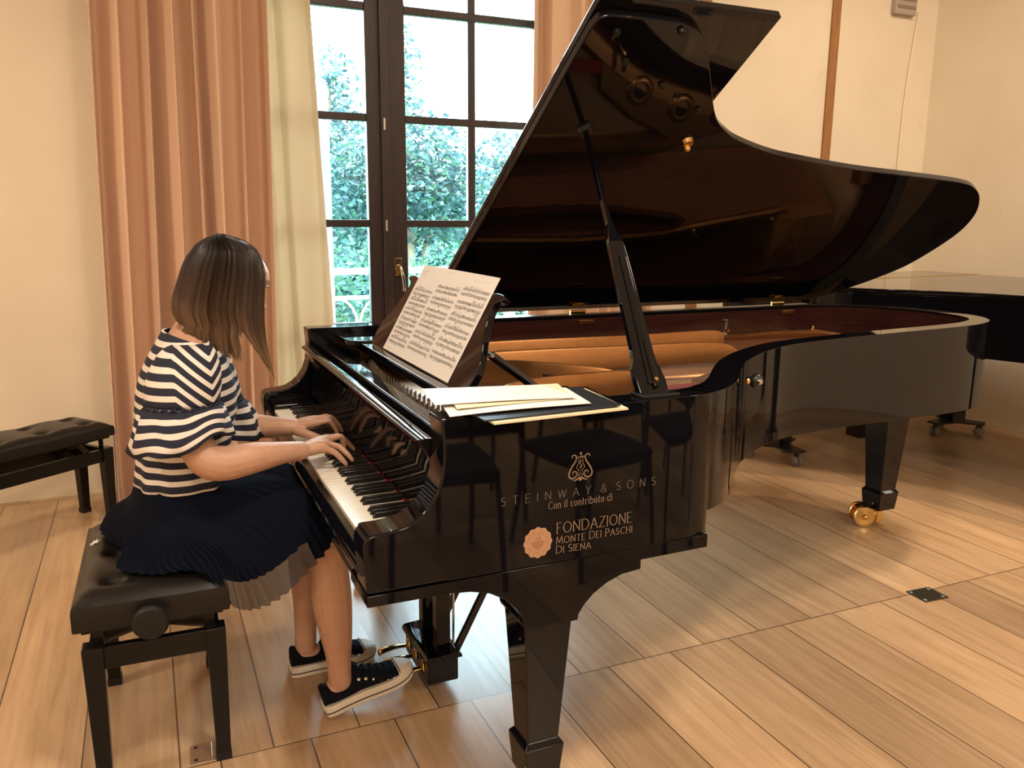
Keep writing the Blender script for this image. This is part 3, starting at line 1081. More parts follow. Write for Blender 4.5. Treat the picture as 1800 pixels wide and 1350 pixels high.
pr0 = prop_prof([(0, -.038, .040), (.05, -.041, .040), (.085, -.040, .034), (.105, -.034, .028), (.14, -.030, .026), (.30, -.027, .025), (.44, -.024, .024), (.52, -.022, .022), (.56, -.018, .012), (.585, -.013, .004), (.62, -.011, .001), (.8, -.010, .0), (1.0, -.009, .0)], -.010, .010)
po_ = pr0.build('lid_prop', PIANO, piano, bevel=.003, smooth=35)
prop_prof([(.03, -.012, .018), (.25, -.008, .016), (.47, -.006, .015)], -.0145, .002).build('short_prop', PIANO, po_, bevel=.003)
prop_prof([(.02, .0, .010), (.17, .0, .009)], -.018, .002).build('prop_insert', PIANO, po_, bevel=.002)
q = MB()
q.tube([pb0 + ax * .035 - sy * .018 + sx * .006, pb0 + ax * .035 - sy * .023 + sx * .006], .005, 8)
q.build('prop_screw', BRASS, po_)
MB().box(.645, .745, .012, .068, 1.0055, 1.014).build('prop_foot', SATIN, po_, bevel=.002)
# ---- knob lock on the curved rim
kn = MB()
kn.lathe([(0, -.030), (.012, -.030), (.019, -.022), (.021, -.012), (.015, -.004), (.008, 0), (.008, .02), (0, .02)], (1.165, .262, .968), 'y', 16)
kn.M = Matrix.Identity(4)
k_ = kn.build('rim_knob', SATIN, piano, smooth=60)
MB().lathe([(0, -.036), (.006, -.036), (.009, -.030), (0, -.029)], (1.165, .262, .968), 'y', 12).build('knob_cap', CHROME, k_, smooth=60)
MB().ball((1.128, .238, .972), .008, 10, 8).build('knob_stud', BRASS, k_)


# ---- legs
def leg(x, y, ztop, zc, zb, s0, s1, rz, cast_dir, name='leg'):
    L_ = thing(name, None, None, (x, y, 0), rz)
    L_.parent = piano
    q = MB()
    a, c = s0 / 2, s1 / 2
    q.hexa([(-c, -c, zc), (c, -c, zc), (c, c, zc), (-c, c, zc)], [(-a, -a, ztop), (a, -a, ztop), (a, a, ztop), (-a, a, ztop)])
    q.build('leg_shaft', PIANO, L_, bevel=.003)
    q = MB()
    d = c + .011
    e = c + .003
    q.hexa([(-e, -e, zb), (e, -e, zb), (e, e, zb), (-e, e, zb)], [(-d, -d, zc - .004), (d, -d, zc - .004), (d, d, zc - .004), (-d, d, zc - .004)])
    q.hexa([(-d, -d, zc - .004), (d, -d, zc - .004), (d, d, zc - .004), (-d, d, zc - .004)], [(-c, -c, zc + .010), (c, -c, zc + .010), (c, c, zc + .010), (-c, c, zc + .010)])
    q.build('leg_cuff', PIANO, L_, bevel=.002)
    q = MB()
    q.lathe([(0, zb), (.024, zb), (.024, zb - .012), (.019, zb - .016), (.019, .015), (0, .015)], (0, 0, 0), 'z', 16)
    q.tube([(0, 0, zb - .03), (-.045, 0, zb - .035), (-.075, 0, .05)], .014, 8)
    for yy in (-.032, .032):
        q.lathe([(0, -.011), (.030, -.011), (.036, -.013), (.047, -.013), (.049, -.008), (.049, .008), (.047, .013), (.036, .013), (.030, .011), (0, .011)], (-.075, yy, .0495), 'y', 28)
        s_ = -1 if yy < 0 else 1
        q.ball((-.075, yy + s_ * .010, .0495), .015, 12, 8)
    q.tube([(-.075, -.05, .0495), (-.075, .05, .0495)], .006, 8)
    q.build('caster', BRASS, L_, smooth=40).rotation_euler = (0, 0, cast_dir)
    return L_


leg(.4225, .083, .51, .180, .088, .120, .080, 0, .5)
leg(.4225, 1.492, .51, .180, .088, .120, .080, 0, .5)
leg(2.715, 1.15, .66, .172, .085, .150, .092, 0, -.45)
MB().box(2.62, 2.82, 1.06, 1.24, .60, .67).build('leg_block', PIANO, piano, bevel=.004)
# underside beams (they carry the soundboard and the lyre)
und = MB()
und.box(.78, .86, .10, 1.48, .63, .71)
und.tube([(.85, .75, .70), (2.6, 1.0, .72)], .05, 4)
und.tube([(.85, 1.2, .70), (2.6, 1.15, .72)], .05, 4)
und.build('underside_beam', SATIN, piano, bevel=.003)
# ---- pedal lyre
ly = thing('pedal_lyre', None, None)
ly.parent = piano
for y in (.664, .804):
    MB().box(.360, .404, y - .020, y + .020, .115, .632).build('lyre_post', PIANO, ly, bevel=.003)
q = MB()
q.box(.322, .420, .620, .848, .030, .108)
q.build('pedal_box', PIANO, ly, bevel=.004)
q = MB()
q.prism([(.311, .106), (.314, .116), (.321, .121), (.416, .126), (.429, .116), (.431, .106)], 'y', .612, .856)
q.build('pedal_box_top', PIANO, ly, bevel=.002)
for y in (.655, .812):
    MB().tube([(.425, y, .110), (.70, y, .632)], .0125, 8).build('lyre_brace', SATIN, ly)
for y in (.695, .735, .775):
    MB().tube([(.430, y, .06), (.435, y, .632)], .004, 6).build('pedal_rod', STEEL, ly)
for y, dz in ((.660, -.020), (.735, 0.0), (.806, 0.0)):
    pts = [(.40, y, .070), (.318, y, .070), (.280, y, .073 + dz * .3), (.252, y, .072 + dz * .6), (.228, y, .068 + dz), (.221, y, .061 + dz)]
    P_ = cr(pts, 4)
    rg = []
    for i, p in enumerate(P_):
        s = i / (len(P_) - 1)
        hw = lerp(.008, .0185, min(1, max(0, (s - .25) / .5))) if s < .97 else .013
        hh = .0055 if s < .97 else .003
        rg.append([(p[0], p[1] + hw * math.cos(2 * PI * k / 12), p[2] + hh * math.sin(2 * PI * k / 12)) for k in range(12)])
    MB().loft(rg).build('pedal', BRASS, ly, smooth=60)
    q = MB()
    q.tube([(.319, y - .014, .066), (.319, y - .010, .084), (.319, y, .095), (.319, y + .010, .084), (.319, y + .014, .066)], .003, 6)
    q.build('pedal_guard', BRASS, ly, smooth=60)
# ------------------------------------------------------------------ lettering on the piano's side (plane y = 0, seen from -y)
def side(a, c, lift=0.0):
    return (a, -.0012 - lift, c)


def arc(cx, cy, rx, ry, a0, a1, n=14):
    return [(cx + rx * math.cos(math.radians(lerp(a0, a1, i / n))), cy + ry * math.sin(math.radians(lerp(a0, a1, i / n)))) for i in range(n + 1)]


GL = {
    'S': (.50, [arc(.25, .75, .21, .23, 35, 270, 12) + arc(.25, .26, .23, .25, 90, -150, 12)[1:]]),
    'T': (.60, [[(.30, 0), (.30, 1)], [(0, 1), (.60, 1)]]),
    'E': (.50, [[(.03, 0), (.03, 1)], [(0, 1), (.48, 1)], [(.03, .52), (.40, .52)], [(0, 0), (.50, 0)]]),
    'I': (.10, [[(.05, 0), (.05, 1)]]),
    'N': (.70, [[(.04, 0), (.04, 1)], [(.04, 1), (.66, 0)], [(.66, 0), (.66, 1)]]),
    'W': (.95, [[(0, 1), (.25, 0)], [(.25, 0), (.475, 1)], [(.475, 1), (.70, 0)], [(.70, 0), (.95, 1)]]),
    'A': (.72, [[(0, 0), (.36, 1)], [(.36, 1), (.72, 0)], [(.13, .34), (.59, .34)]]),
    'Y': (.62, [[(0, 1), (.31, .48)], [(.62, 1), (.31, .48)], [(.31, .48), (.31, 0)]]),
    '&': (.72, [[(.70, 0)] + [(.18, .70)] + arc(.33, .78, .16, .20, 190, -40, 10) + [(.12, .38)] + arc(.27, .22, .23, .22, 130, 330, 10) + [(.66, .50)]]),
    'O': (.82, [arc(.41, .5, .39, .5, 90, 450, 26)]),
    'F': (.48, [[(.04, 0), (.04, 1)], [(0, 1), (.48, 1)], [(.04, .52), (.38, .52)]]),
    'D': (.74, [[(.04, 0), (.04, 1)], [(0, 1), (.28, 1)] + arc(.28, .5, .44, .5, 90, -90, 16) + [(0, 0)]]),
    'Z': (.62, [[(.04, 1), (.58, 1)], [(.58, 1), (.02, 0)], [(.02, 0), (.62, 0)]]),
    'M': (.90, [[(.03, 0), (.14, 1)], [(.14, 1), (.45, .1)], [(.45, .1), (.76, 1)], [(.76, 1), (.88, 0)]]),
    'P': (.52, [[(.04, 0), (.04, 1)], [(0, 1), (.24, 1)] + arc(.24, .73, .26, .27, 90, -90, 12) + [(.04, .46)]]),
    'C': (.70, [arc(.42, .5, .40, .5, 48, 312, 20)]),
    'H': (.68, [[(.04, 0), (.04, 1)], [(.64, 0), (.64, 1)], [(.04, .52), (.64, .52)]]),
    'o': (.50, [arc(.25, .33, .23, .33, 90, 450, 18)]),
    'c': (.44, [arc(.24, .33, .22, .33, 50, 310, 14)]),
    'n': (.50, [[(.06, 0), (.06, .66)], arc(.26, .43, .20, .23, 180, 0, 8) + [(.46, 0)]]),
    'i': (.16, [[(.08, 0), (.08, .66)], [(.08, .84), (.08, .93)]]),
    'l': (.16, [[(.08, 0), (.08, 1.02)]]),
    't': (.32, [[(.13, .90), (.13, .14)] + arc(.22, .12, .09, .12, 180, 300, 5), [(0, .64), (.30, .64)]]),
    'r': (.36, [[(.06, 0), (.06, .66)], arc(.24, .44, .18, .20, 180, 50, 6)]),
    'b': (.52, [[(.05, 0), (.05, 1.02)], arc(.27, .33, .22, .33, 180, -180, 18)]),
    'u': (.50, [[(.06, .66), (.06, .22)] + arc(.25, .22, .19, .22, 180, 360, 8), [(.44, .66), (.44, 0)]]),
    'd': (.52, [[(.47, 0), (.47, 1.02)], arc(.25, .33, .22, .33, 0, 360, 18)]),
}


def write(mb, text, x0, x1, z0, z1, h, thick, thin, serif=0.0, gap=.18, small=None):
    """lay TEXT between (x0,z0) and (x1,z1) along its base line; SMALL: capital height of lower letters"""
    glyphs = []
    tot = 0
    first = True
    for ch in text:
        if ch == ' ':
            glyphs.append((None, .42, 1))
            tot += .42
            first = True
            continue
        k = 1.0
        if small and not first:
            k = small
        first = False if small else first
        g = GL[ch]
        glyphs.append((g, g[0] * k, k))
        tot += g[0] * k + gap
    tot -= gap
    sx_ = (x1 - x0) / (tot * h)
    pos = 0
    for g, wd, k in glyphs:
        if g is None:
            pos += wd
            continue
        for st_ in g[1]:
            P = []
            for a, c in st_:
                X = x0 + (pos + a * k) * h * sx_
                P.append((X, lerp(z0, z1, (X - x0) / (x1 - x0)) + c * k * h))
            ws = []
            for i in range(len(P)):
                a, c = P[max(i - 1, 0)], P[min(i + 1, len(P) - 1)]
                dx, dz = abs(c[0] - a[0]), abs(c[1] - a[1])
                ws.append(lerp(thin, thick, dz / (math.hypot(dx, dz) or 1)))
            mb.stroke(P, ws, side)
            if serif:
                for e, o_ in ((P[0], P[1]), (P[-1], P[-2])):
                    if abs(e[0] - o_[0]) < abs(e[1] - o_[1]) * .8:
                        mb.stroke([(e[0] - serif, e[1]), (e[0] + serif, e[1])], thin, side, .0001)
        pos += wd + gap


t = MB()
write(t, 'STEINWAY & SONS', .292, .678, .806, .805, .0195, .0018, .0013, gap=.85)
t.build('maker_lettering', DIMINK, piano, smooth=0, label='thin spaced maker name on the side')
t = MB()
write(t, 'Con il contributo di', .4045, .5640, .7835, .7830, .0165, .0014, .0008, .0012, gap=.20)
t.build('dedication_lettering', GOLDINK, piano, smooth=0, label='small dedication line on the side')
t = MB()
write(t, 'FONDAZIONE', .4255, .6180, .7245, .7230, .0245, .0019, .0010, .0020, gap=.20)
write(t, 'MONTE DEI PASCHI', .4245, .6200, .7000, .6985, .0178, .0015, .0009, .0014, gap=.20, small=.86)
write(t, 'DI SIENA', .4250, .5120, .6780, .6770, .0172, .0015, .0009, .0014, gap=.20, small=.86)
t.build('sponsor_lettering', GOLDINK, piano, smooth=0, label='gold sponsor name in three lines')
# scalloped seal
cx_, cz_ = .3800, .7105
s_ = MB()
ring = [(cx_ + (.0335 + .0014 * math.cos(12 * a)) * math.cos(a), cz_ + (.0335 + .0014 * math.cos(12 * a)) * 1.03 * math.sin(a)) for a in [2 * PI * k / 96 for k in range(96)]]
s_.prism(ring, 'y', -.0015, .001)
s_.cur = 1


def seal_pl(a, c, lift=0.0):
    return (a, -.0018 - lift, c)


s_.stroke(arc(cx_, cz_, .0295, .0300, 0, 360, 48), .0008, seal_pl)
s_.stroke(arc(cx_, cz_, .0195, .0210, 0, 360, 40), .0008, seal_pl)
for k in range(44):                       # ring of tiny letters round the rim
    a = 2 * PI * k / 44
    rl_ = .0245
    if k % 6 != 5:
        for q in (-1, 1):
            s_.stroke([(cx_ + (rl_ - .0022) * math.cos(a + q * .025), cz_ + (rl_ - .0022) * 1.02 * math.sin(a + q * .025)), (cx_ + (rl_ + .0022) * math.cos(a + q * .02), cz_ + (rl_ + .0022) * 1.02 * math.sin(a + q * .02))], .0006, seal_pl)
sh = [(cx_ - .0175, cz_ + .0035), (cx_ + .0175, cz_ + .0035)] + [(cx_ + .0155 * math.cos(t_), cz_ + .0035 - .0195 * math.sin(t_)) for t_ in [i * PI / 14 for i in range(0, 15)]]
s_.add([seal_pl(a, c, .0001) for a, c in sh], [tuple(range(len(sh)))])
for dx, dz, rr_ in ((0, .0135, .0042), (-.0048, .0085, .0036), (.0048, .0085, .0036)):    # three small mounts
    hill = [(cx_ + dx + rr_ * math.cos(a), cz_ + dz + rr_ * 1.15 * math.sin(a)) for a in [i * PI / 10 for i in range(11)]] + [(cx_ + dx - rr_, cz_ + .003), (cx_ + dx + rr_, cz_ + .003)]
    s_.stroke(hill[:11], .0011, seal_pl, .0002)
    s_.stroke([hill[0], (hill[0][0], cz_ + .003)], .0011, seal_pl, .0002)
    s_.stroke([hill[10], (hill[10][0], cz_ + .003)], .0011, seal_pl, .0002)
s_.build('sponsor_seal', [SEALM, SEALD], piano, smooth=0, label='copper coloured scalloped seal')
# lyre emblem: strokes in a frame of the emblem's own width and height
ly_ = MB()


def em(pts):
    return [(.4815 + (x - 760) / 810 * .0585, .8395 + (1270 - y) / 1030 * .0655) for x, y in pts]


def emb(pts, wd, n=5):
    P = cr(em(pts), n)
    ly_.stroke(P, [wd * (.55 + .45 * math.sin(PI * i / (len(P) - 1))) for i in range(len(P))], side)


for m_ in (1, -1):
    def X(pts):
        return [(760 + m_ * (x - 760), y) for x, y in pts]
    emb(X([(470, 430), (455, 385), (500, 330), (570, 345), (610, 420), (575, 560), (480, 710), (400, 860), (360, 1000), (390, 1110), (480, 1165), (580, 1130), (635, 1040), (615, 950), (560, 915), (500, 950), (505, 1010)]), .0034)
    emb(X([(690, 430), (680, 640), (620, 780), (690, 880), (690, 1020)]), .0013)
    emb(X([(760, 1010), (735, 1120), (640, 1210), (520, 1255)]), .0034)
    emb(X([(735, 1060), (600, 1035)]), .0026)
emb([(600, 435), (760, 415), (925, 400)], .0028)
emb([(760, 430), (760, 330)], .0018)
emb([(760, 470), (760, 1000)], .0010)
emb([(800, 580), (760, 545), (720, 610), (770, 680), (810, 740), (760, 800), (715, 760)], .0013)
ly_.stroke(arc(.4815, .8395 + (1270 - 290) / 1030 * .0655, .0018, .0022, 0, 360, 14), .0022, side)
ly_.stroke(em([(760, 1000), (760, 1260)]), [.003, .008], side)
ly_.build('lyre_emblem', GOLDINK, piano, smooth=0, label='gold lyre emblem')

# ------------------------------------------------------------------ sheet music on the desk (three pages side by side)
sm = MB()
nx_, ny_ = 12, 8


def sheet_pt(s, h, d=0.0):
    y = lerp(1.108, .468, s)
    return desk_pt(y, h, .0015 + d + .002 * math.sin(s * PI))


sm.loft([[sheet_pt(i / nx_, lerp(.0015, .309, j / ny_)) for i in range(nx_ + 1)] for j in range(ny_ + 1)], closed=False)
sm.cur = 1
rnd = random.Random(21)


def pg(a, c, lift=0.0):
    return sheet_pt(a / .64, c, .0006 + lift)


def ink_line(a0, c0, a1, c1, wd):
    sm.stroke([(a0, c0), (a1, c1)], wd, pg)


for page, (pa0, pa1) in enumerate(((.022, .200), (.222, .412), (.432, .622))):
    top = (.226, .252, .262)[page]
    for sysn in range(6):
        sz = top - sysn * ((.0345, .0385, .0395)[page])
        for stf in range(2):
            z0 = sz - stf * .0150
            for ln in range(5):
                ink_line(pa0, z0 - ln * .0016, pa1, z0 - ln * .0016, .00045)
            x_ = pa0 + .012
            while x_ < pa1 - .006:
                nb = rnd.choice((2, 3, 4, 4))
                st_x = []
                base = z0 - rnd.uniform(-.002, .008)
                up = 1 if stf == 0 else -1
                slope = rnd.uniform(-.0012, .0012)
                for q in range(nb):
                    if x_ > pa1 - .004:
                        break
                    zz = base + slope * q + rnd.uniform(-.0008, .0008)
                    sm.add([pg(x_ + .0013 * math.cos(2 * PI * k / 6), zz + .0010 * math.sin(2 * PI * k / 6), .0001) for k in range(6)], [tuple(range(6))])
                    ink_line(x_ + .001, zz, x_ + .001, zz + up * .0055, .0004)
                    st_x.append((x_ + .001, zz + up * .0055))
                    x_ += rnd.uniform(.0042, .0062)
                if len(st_x) > 1 and rnd.random() < .8:
                    sm.stroke([st_x[0], st_x[-1]], .0010, pg, .0001)
                    if rnd.random() < .4:
                        sm.stroke([(st_x[0][0], st_x[0][1] - up * .0014), (st_x[-1][0], st_x[-1][1] - up * .0014)], .0008, pg, .0001)
                x_ += rnd.uniform(.002, .007)
            for bar_ in (0, .26, .5, .76, 1):
                bx = lerp(pa0, pa1, bar_)
                ink_line(bx, z0, bx, z0 - .0064, .0004)
        ink_line(pa0, sz, pa0, sz - .0214, .0006)
        if rnd.random() < .6:
            a0 = pa0 + rnd.uniform(.02, .07)
            sm.stroke(arc(a0 + .03, sz + .001, .03, .006, 160, 20, 10), .0004, pg)
ink_line(.030, .012, .085, .012, .0006)
for k in range(4):
    ink_line(.02, .290 - k * .006, .02 + rnd.uniform(.03, .06), .290 - k * .006, .0005)
    ink_line(.48 + k * .03, .288, .50 + k * .03, .288, .0004)
    ink_line(.24 + k * .018, .297, .25 + k * .018, .297, .0005)
tag(sm.build('sheet_music', [PAPER, INK], smooth=40), 'wide sheet of printed piano music standing on the music desk', 'sheet music')


# ------------------------------------------------------------------ papers and folder lying on the piano's edge
def sheet(name, label, cat, corners, z, m, curl=0.0, th=.0012, group=None, wav=0.0):
    c = [Vector((x, y, 0)) for x, y in corners]
    n_ = 10
    top, bot = [], []
    for j in range(n_ + 1):
        for i in range(n_ + 1):
            s, t = i / n_, j / n_
            p = (c[0] * (1 - s) * (1 - t) + c[1] * s * (1 - t) + c[2] * s * t + c[3] * (1 - s) * t)
            zz = z + curl * (s ** 3) * (1 - t) + wav * math.sin(PI * s) * (1 - t)
            top.append((p.x, p.y, zz + th))
            bot.append((p.x, p.y, zz))
    k = n_ + 1
    fs = []
    for j in range(n_):
        for i in range(n_):
            a = j * k + i
            fs.append((a, a + 1, a + k + 1, a + k))
            fs.append((len(top) + a, len(top) + a + k, len(top) + a + k + 1, len(top) + a + 1))
    edge = [i for i in range(k)] + [j * k + n_ for j in range(1, k)] + [n_ * k + i for i in range(n_ - 1, -1, -1)] + [j * k for j in range(n_ - 1, 0, -1)]
    for q in range(len(edge)):
        a, d = edge[q], edge[(q + 1) % len(edge)]
        fs.append((a, len(top) + a, len(top) + d, d))
    return tag(MB().add(top + bot, fs).build(name, m, smooth=40), label, cat, group)


FOLD = mat('black_folder', (0.015, 0.016, 0.020), 0.45)
PG = 'loose papers on the piano'
sheet('open_score', 'thin cream score lying lowest on the near edge of the piano', 'score', [(.243, -.080), (.558, -.066), (.572, .150), (.235, .140)], 1.0070, CREAMPAPER, th=.004)
sheet('black_folder', 'dark folder under the white papers on the near edge of the piano', 'folder', [(.228, -.066), (.545, -.055), (.560, .160), (.220, .150)], 1.0116, FOLD, curl=.003, th=.003)
sheet('music_paper', 'white paper lowest in the loose pile on the dark folder', 'paper', [(.172, -.020), (.485, -.034), (.520, .150), (.215, .210)], 1.0160, PAPER, group=PG, wav=.004, curl=.004)
sheet('music_paper', 'cream tinted paper with its corner sticking out of the loose pile', 'paper', [(.200, .015), (.470, .020), (.510, .172), (.240, .205)], 1.0222, CREAMPAPER, group=PG)
sheet('music_paper', 'white paper lying on top of the loose pile beside the music desk', 'paper', [(.166, .055), (.478, .010), (.462, .165), (.190, .222)], 1.0245, PAPER, group=PG, wav=.002)

# ------------------------------------------------------------------ second piano, closed, by the right wall
p2 = thing('grand_piano', 'second black grand piano with closed lid standing by the right wall', 'piano', (0, 0, 0))
ang = math.radians(5)
o2 = [(2.93, 2.62), (2.94, 2.05), (2.96, 1.92), (3.02, 1.77), (3.12, 1.62), (3.26, 1.48), (3.36, 1.34), (3.44, 1.18), (3.50, 1.00), (3.56, .80), (3.63, .58), (3.74, .38), (3.92, .26), (4.15, .24), (4.38, .32), (4.54, .48), (4.62, .70), (4.66, .95)]
o2c = [o2[0]] + cr(o2[1:], 4) + [(4.70, 2.62)]
MB().prism(o2c, 'z', .735, 1.035).build('rim', PIANO, p2, bevel=.005, smooth=35)
MB().prism([(2.93, 2.62), (2.93, 2.80), (4.70, 2.80), (4.70, 2.62)], 'z', .70, .84).build('key_bed', PIANO, p2, bevel=.005)
MB().prism([(2.93, 2.62), (2.93, 2.66), (4.70, 2.66), (4.70, 2.62)], 'z', .84, 1.0).build('fallboard', PIANO, p2, bevel=.005)
o2l = offset(o2c, -.012)
main = [p for p in o2l if p[1] < 2.16]
main = [(2.92, 2.14)] + [p for p in main if p[1] < 2.10] + [(4.72, 2.27)]
MB().prism(main, 'z', 1.037, 1.060).build('lid', PIANO, p2, bevel=.004, smooth=35)
MB().prism([(2.92, 2.146), (4.72, 2.276), (4.72, 2.70), (2.92, 2.66)], 'z', 1.037, 1.060).build('lid_flap', PIANO, p2, bevel=.004, smooth=35)
MB().tube([(2.95, 2.145, 1.060), (4.69, 2.271, 1.060)], .003, 6).build('lid_hinge', BRASS, p2)
for x, y in ((3.035, 2.20), (4.555, 2.225), (4.15, .62)):
    q = MB()
    a, c = .065, .055
    q.hexa([(x - c, y - c, .105), (x + c, y - c, .105), (x + c, y + c, .105), (x - c, y + c, .105)], [(x - a, y - a, .74), (x + a, y - a, .74), (x + a, y + a, .74), (x - a, y + a, .74)])
    q.build('leg', PIANO, p2, bevel=.004)
l2 = thing('pedal_lyre', None, None)
l2.parent = p2
for x in (3.76, 3.90):
    MB().box(x - .022, x + .022, 2.24, 2.29, .15, .71).build('lyre_post', PIANO, l2, bevel=.003)
MB().box(3.70, 3.96, 2.21, 2.32, .05, .155).build('pedal_box', PIANO, l2, bevel=.004)
for x in (3.77, 3.83, 3.89):
    MB().tube(cr([(x, 2.31, .095), (x, 2.38, .097), (x, 2.43, .088)], 4), .012, 8, flat=.5).build('pedal', BRASS, l2, smooth=60)


# dollies that carry its legs
def dolly(x, y, rz, label):
    d = thing('piano_dolly', label, 'dolly', (x, y, 0), rz, 'wheeled dollies under the second piano')
    dk = mat('dark_steel', (0.03, 0.028, 0.03), 0.4, .6)
    arm = []
    for k in range(3):
        a = 2 * PI * k / 3
        for da, r_ in ((-.9, .075), (-.22, .20), (.22, .20), (.9, .075)):
            arm.append((r_ * math.cos(a + da), r_ * math.sin(a + da)))
    q = MB().prism(arm, 'z', .082, .094)
    q.build('dolly_plate', dk, d, bevel=.003)
    MB().box(-.06, .06, -.06, .06, .094, .103).build('leg_pad', RUBBER, d)
    cp = MB()
    for s in (-1, 1):
        cp.box(.088 * s - .006, .088 * s + .006, -.04, .04, .09, .150)
    cp.build('leg_clamp', dk, d, bevel=.002)
    for k in range(3):
        a = 2 * PI * k / 3
        c = thing('dolly_caster', None, None, (.165 * math.cos(a), .165 * math.sin(a), 0), a * 2.3 + .7)
        c.parent = d
        for s in (-1, 1):
            MB().lathe([(0, -.012), (.026, -.012), (.031, -.008), (.031, .008), (.026, .012), (0, .012)], (0, s * .015, .0315), 'y', 18).build('wheel', mat('grey_rubber', (0.22, 0.20, 0.19), 0.6), c, smooth=40)
        q = MB()
        q.prism([(-.028, .040), (-.020, .066), (.0, .078), (.018, .070), (.010, .03), (-.01, .03)], 'y', -.004, .004)
        q.lathe([(0, .06), (.014, .06), (.014, .083), (0, .083)], (0, 0, 0), 'z', 10)
        q.build('caster_fork', dk, c, bevel=.001)


dolly(3.035, 2.20, .5, 'dark wheeled dolly under the leg seen beneath the curved rim')
dolly(4.555, 2.225, 1.1, 'dark wheeled dolly under the leg nearest the right wall')
dolly(4.15, .62, .2, 'dark wheeled dolly under the tail leg of the second piano')

# ------------------------------------------------------------------ benches
def bench(name, label, loc, rz, W, D, zb, zt, legs_in, zrail, buttons, worn=False):
    """W along local x (short side of the near bench), D along local y"""
    B = thing(name, label, 'bench', loc, rz, None)
    hw, hd = W / 2, D / 2
    nx, ny = 40, 56
    bt = [((i + .5) / buttons[0] * W - hw, (j + .5) / buttons[1] * D - hd) for i in range(buttons[0]) for j in range(buttons[1])]

    def top(x, y):
        ex, ey = max(0, 1 - (abs(x) / hw)), max(0, 1 - (abs(y) / hd))
        e = 1 - (1 - min(1, ex / .30)) ** 2.2, 1 - (1 - min(1, ey / .20)) ** 2.2
        z = zt + .030 * e[0] * e[1]
        for bx, by in bt:
            d = math.hypot(x - bx, y - by)
            z -= .022 * math.exp(-(d / .020) ** 2) + .008 * math.exp(-(d / .06) ** 2)
        return z
    q = MB()
    rows = []
    for i in range(nx + 1):
        x = -hw + W * i / nx
        rows.append([(x, -hd + D * j / ny, top(x, -hd + D * j / ny)) for j in range(ny + 1)])
    q.loft(rows, closed=False)
    rim_ = []
    for sx_, sy_ in ((-1, -1), (1, -1), (1, 1), (-1, 1)):
        rim_.append((sx_ * hw, sy_ * hd))
    per = [(-hw + W * i / nx, -hd) for i in range(nx)] + [(hw, -hd + D * j / ny) for j in range(ny)] + [(hw - W * i / nx, hd) for i in range(nx)] + [(-hw, hd - D * j / ny) for j in range(ny)]
    q.loft([[(x, y, top(x, y)) for x, y in per], [(x * 1.012, y * 1.008, zt - .012) for x, y in per], [(x * 1.012, y * 1.008, zb + .006) for x, y in per], [(x, y, zb) for x, y in per]], True, False, True)
    cush = q.build('cushion', VINYL, B, smooth=60)
    for bx, by in bt:
        MB().ball((bx, by, top(bx, by) + .001), .011, 10, 6, (1, 1, .5)).build('button', VINYL, cush)
    if worn:
        star = []
        for k in range(14):
            r_ = .017 if k % 2 == 0 else .007
            px_, py_ = -.146 + r_ * (1.0 + .3 * math.sin(k * 2.1)) * math.cos(2 * PI * k / 14), .085 + r_ * 1.3 * math.sin(2 * PI * k / 14)
            star.append((px_, py_, top(px_, py_) + .0022))
        MB().add(star + [(-.146, .085, top(-.146, .085) + .003)], [(k, (k + 1) % 14, 14) for k in range(14)]).build('torn_patch', mat('white_stuffing', (.8, .78, .74), .9), cush, smooth=0, label='white torn scuff on the seat')
    lx, ly2 = hw - legs_in, hd - legs_in
    for sx_ in (-1, 1):
        for sy_ in (-1, 1):
            q = MB()
            a, c = .0245, .0175
            x, y = sx_ * lx, sy_ * ly2
            q.hexa([(x - c, y - c, 0), (x + c, y - c, 0), (x + c, y + c, 0), (x - c, y + c, 0)], [(x - a, y - a, zrail), (x + a, y - a, zrail), (x + a, y + a, zrail), (x - a, y + a, zrail)])
            lg = q.build('leg', BLACKWOOD, B, bevel=.003)
            MB().box(x - c - .002, x + c + .002, y - c - .002, y + c + .002, 0, .022).build('leg_foot', RUBBER, lg)
    zr0, zr1 = zrail - .064, zrail - .006
    for s in (-1, 1):
        MB().box(-lx + .02, lx - .02, s * ly2 - .011, s * ly2 + .011, zr0, zr1).build('rail', BLACKWOOD, B, bevel=.002)
        MB().box(s * lx - .011, s * lx + .011, -ly2 + .02, ly2 - .02, zr0, zr1).build('rail', BLACKWOOD, B, bevel=.002)
    # scissor lift and guides between frame and seat
    bar_m = mat('lift_steel', (0.10, 0.085, 0.07), 0.35, .8)
    for y in (-hd + .10, hd - .10):
        for s in (-1, 1):
            q = MB()
            q.tube([(-s * lx * .85, y + s * .004, zr1 - .01), (s * lx * .85, y + s * .004, zb - .004)], .016, 4, flat=.16, up=(0, 1, 0))
            q.build('scissor_bar', bar_m, B)
    for sx_ in (-1, 1):
        for sy_ in (-1, 1):
            MB().box(sx_ * (lx - .012) - .012, sx_ * (lx - .012) + .012, sy_ * (ly2 - .012) - .004, sy_ * (ly2 - .012) + .004, zr0 + .02, zb + .004).build('seat_guide', BLACKWOOD, B)
    MB().box(-hw + .015, hw - .015, -hd + .015, hd - .015, zb - .012, zb + .002).build('seat_board', BLACKWOOD, B)
    return B


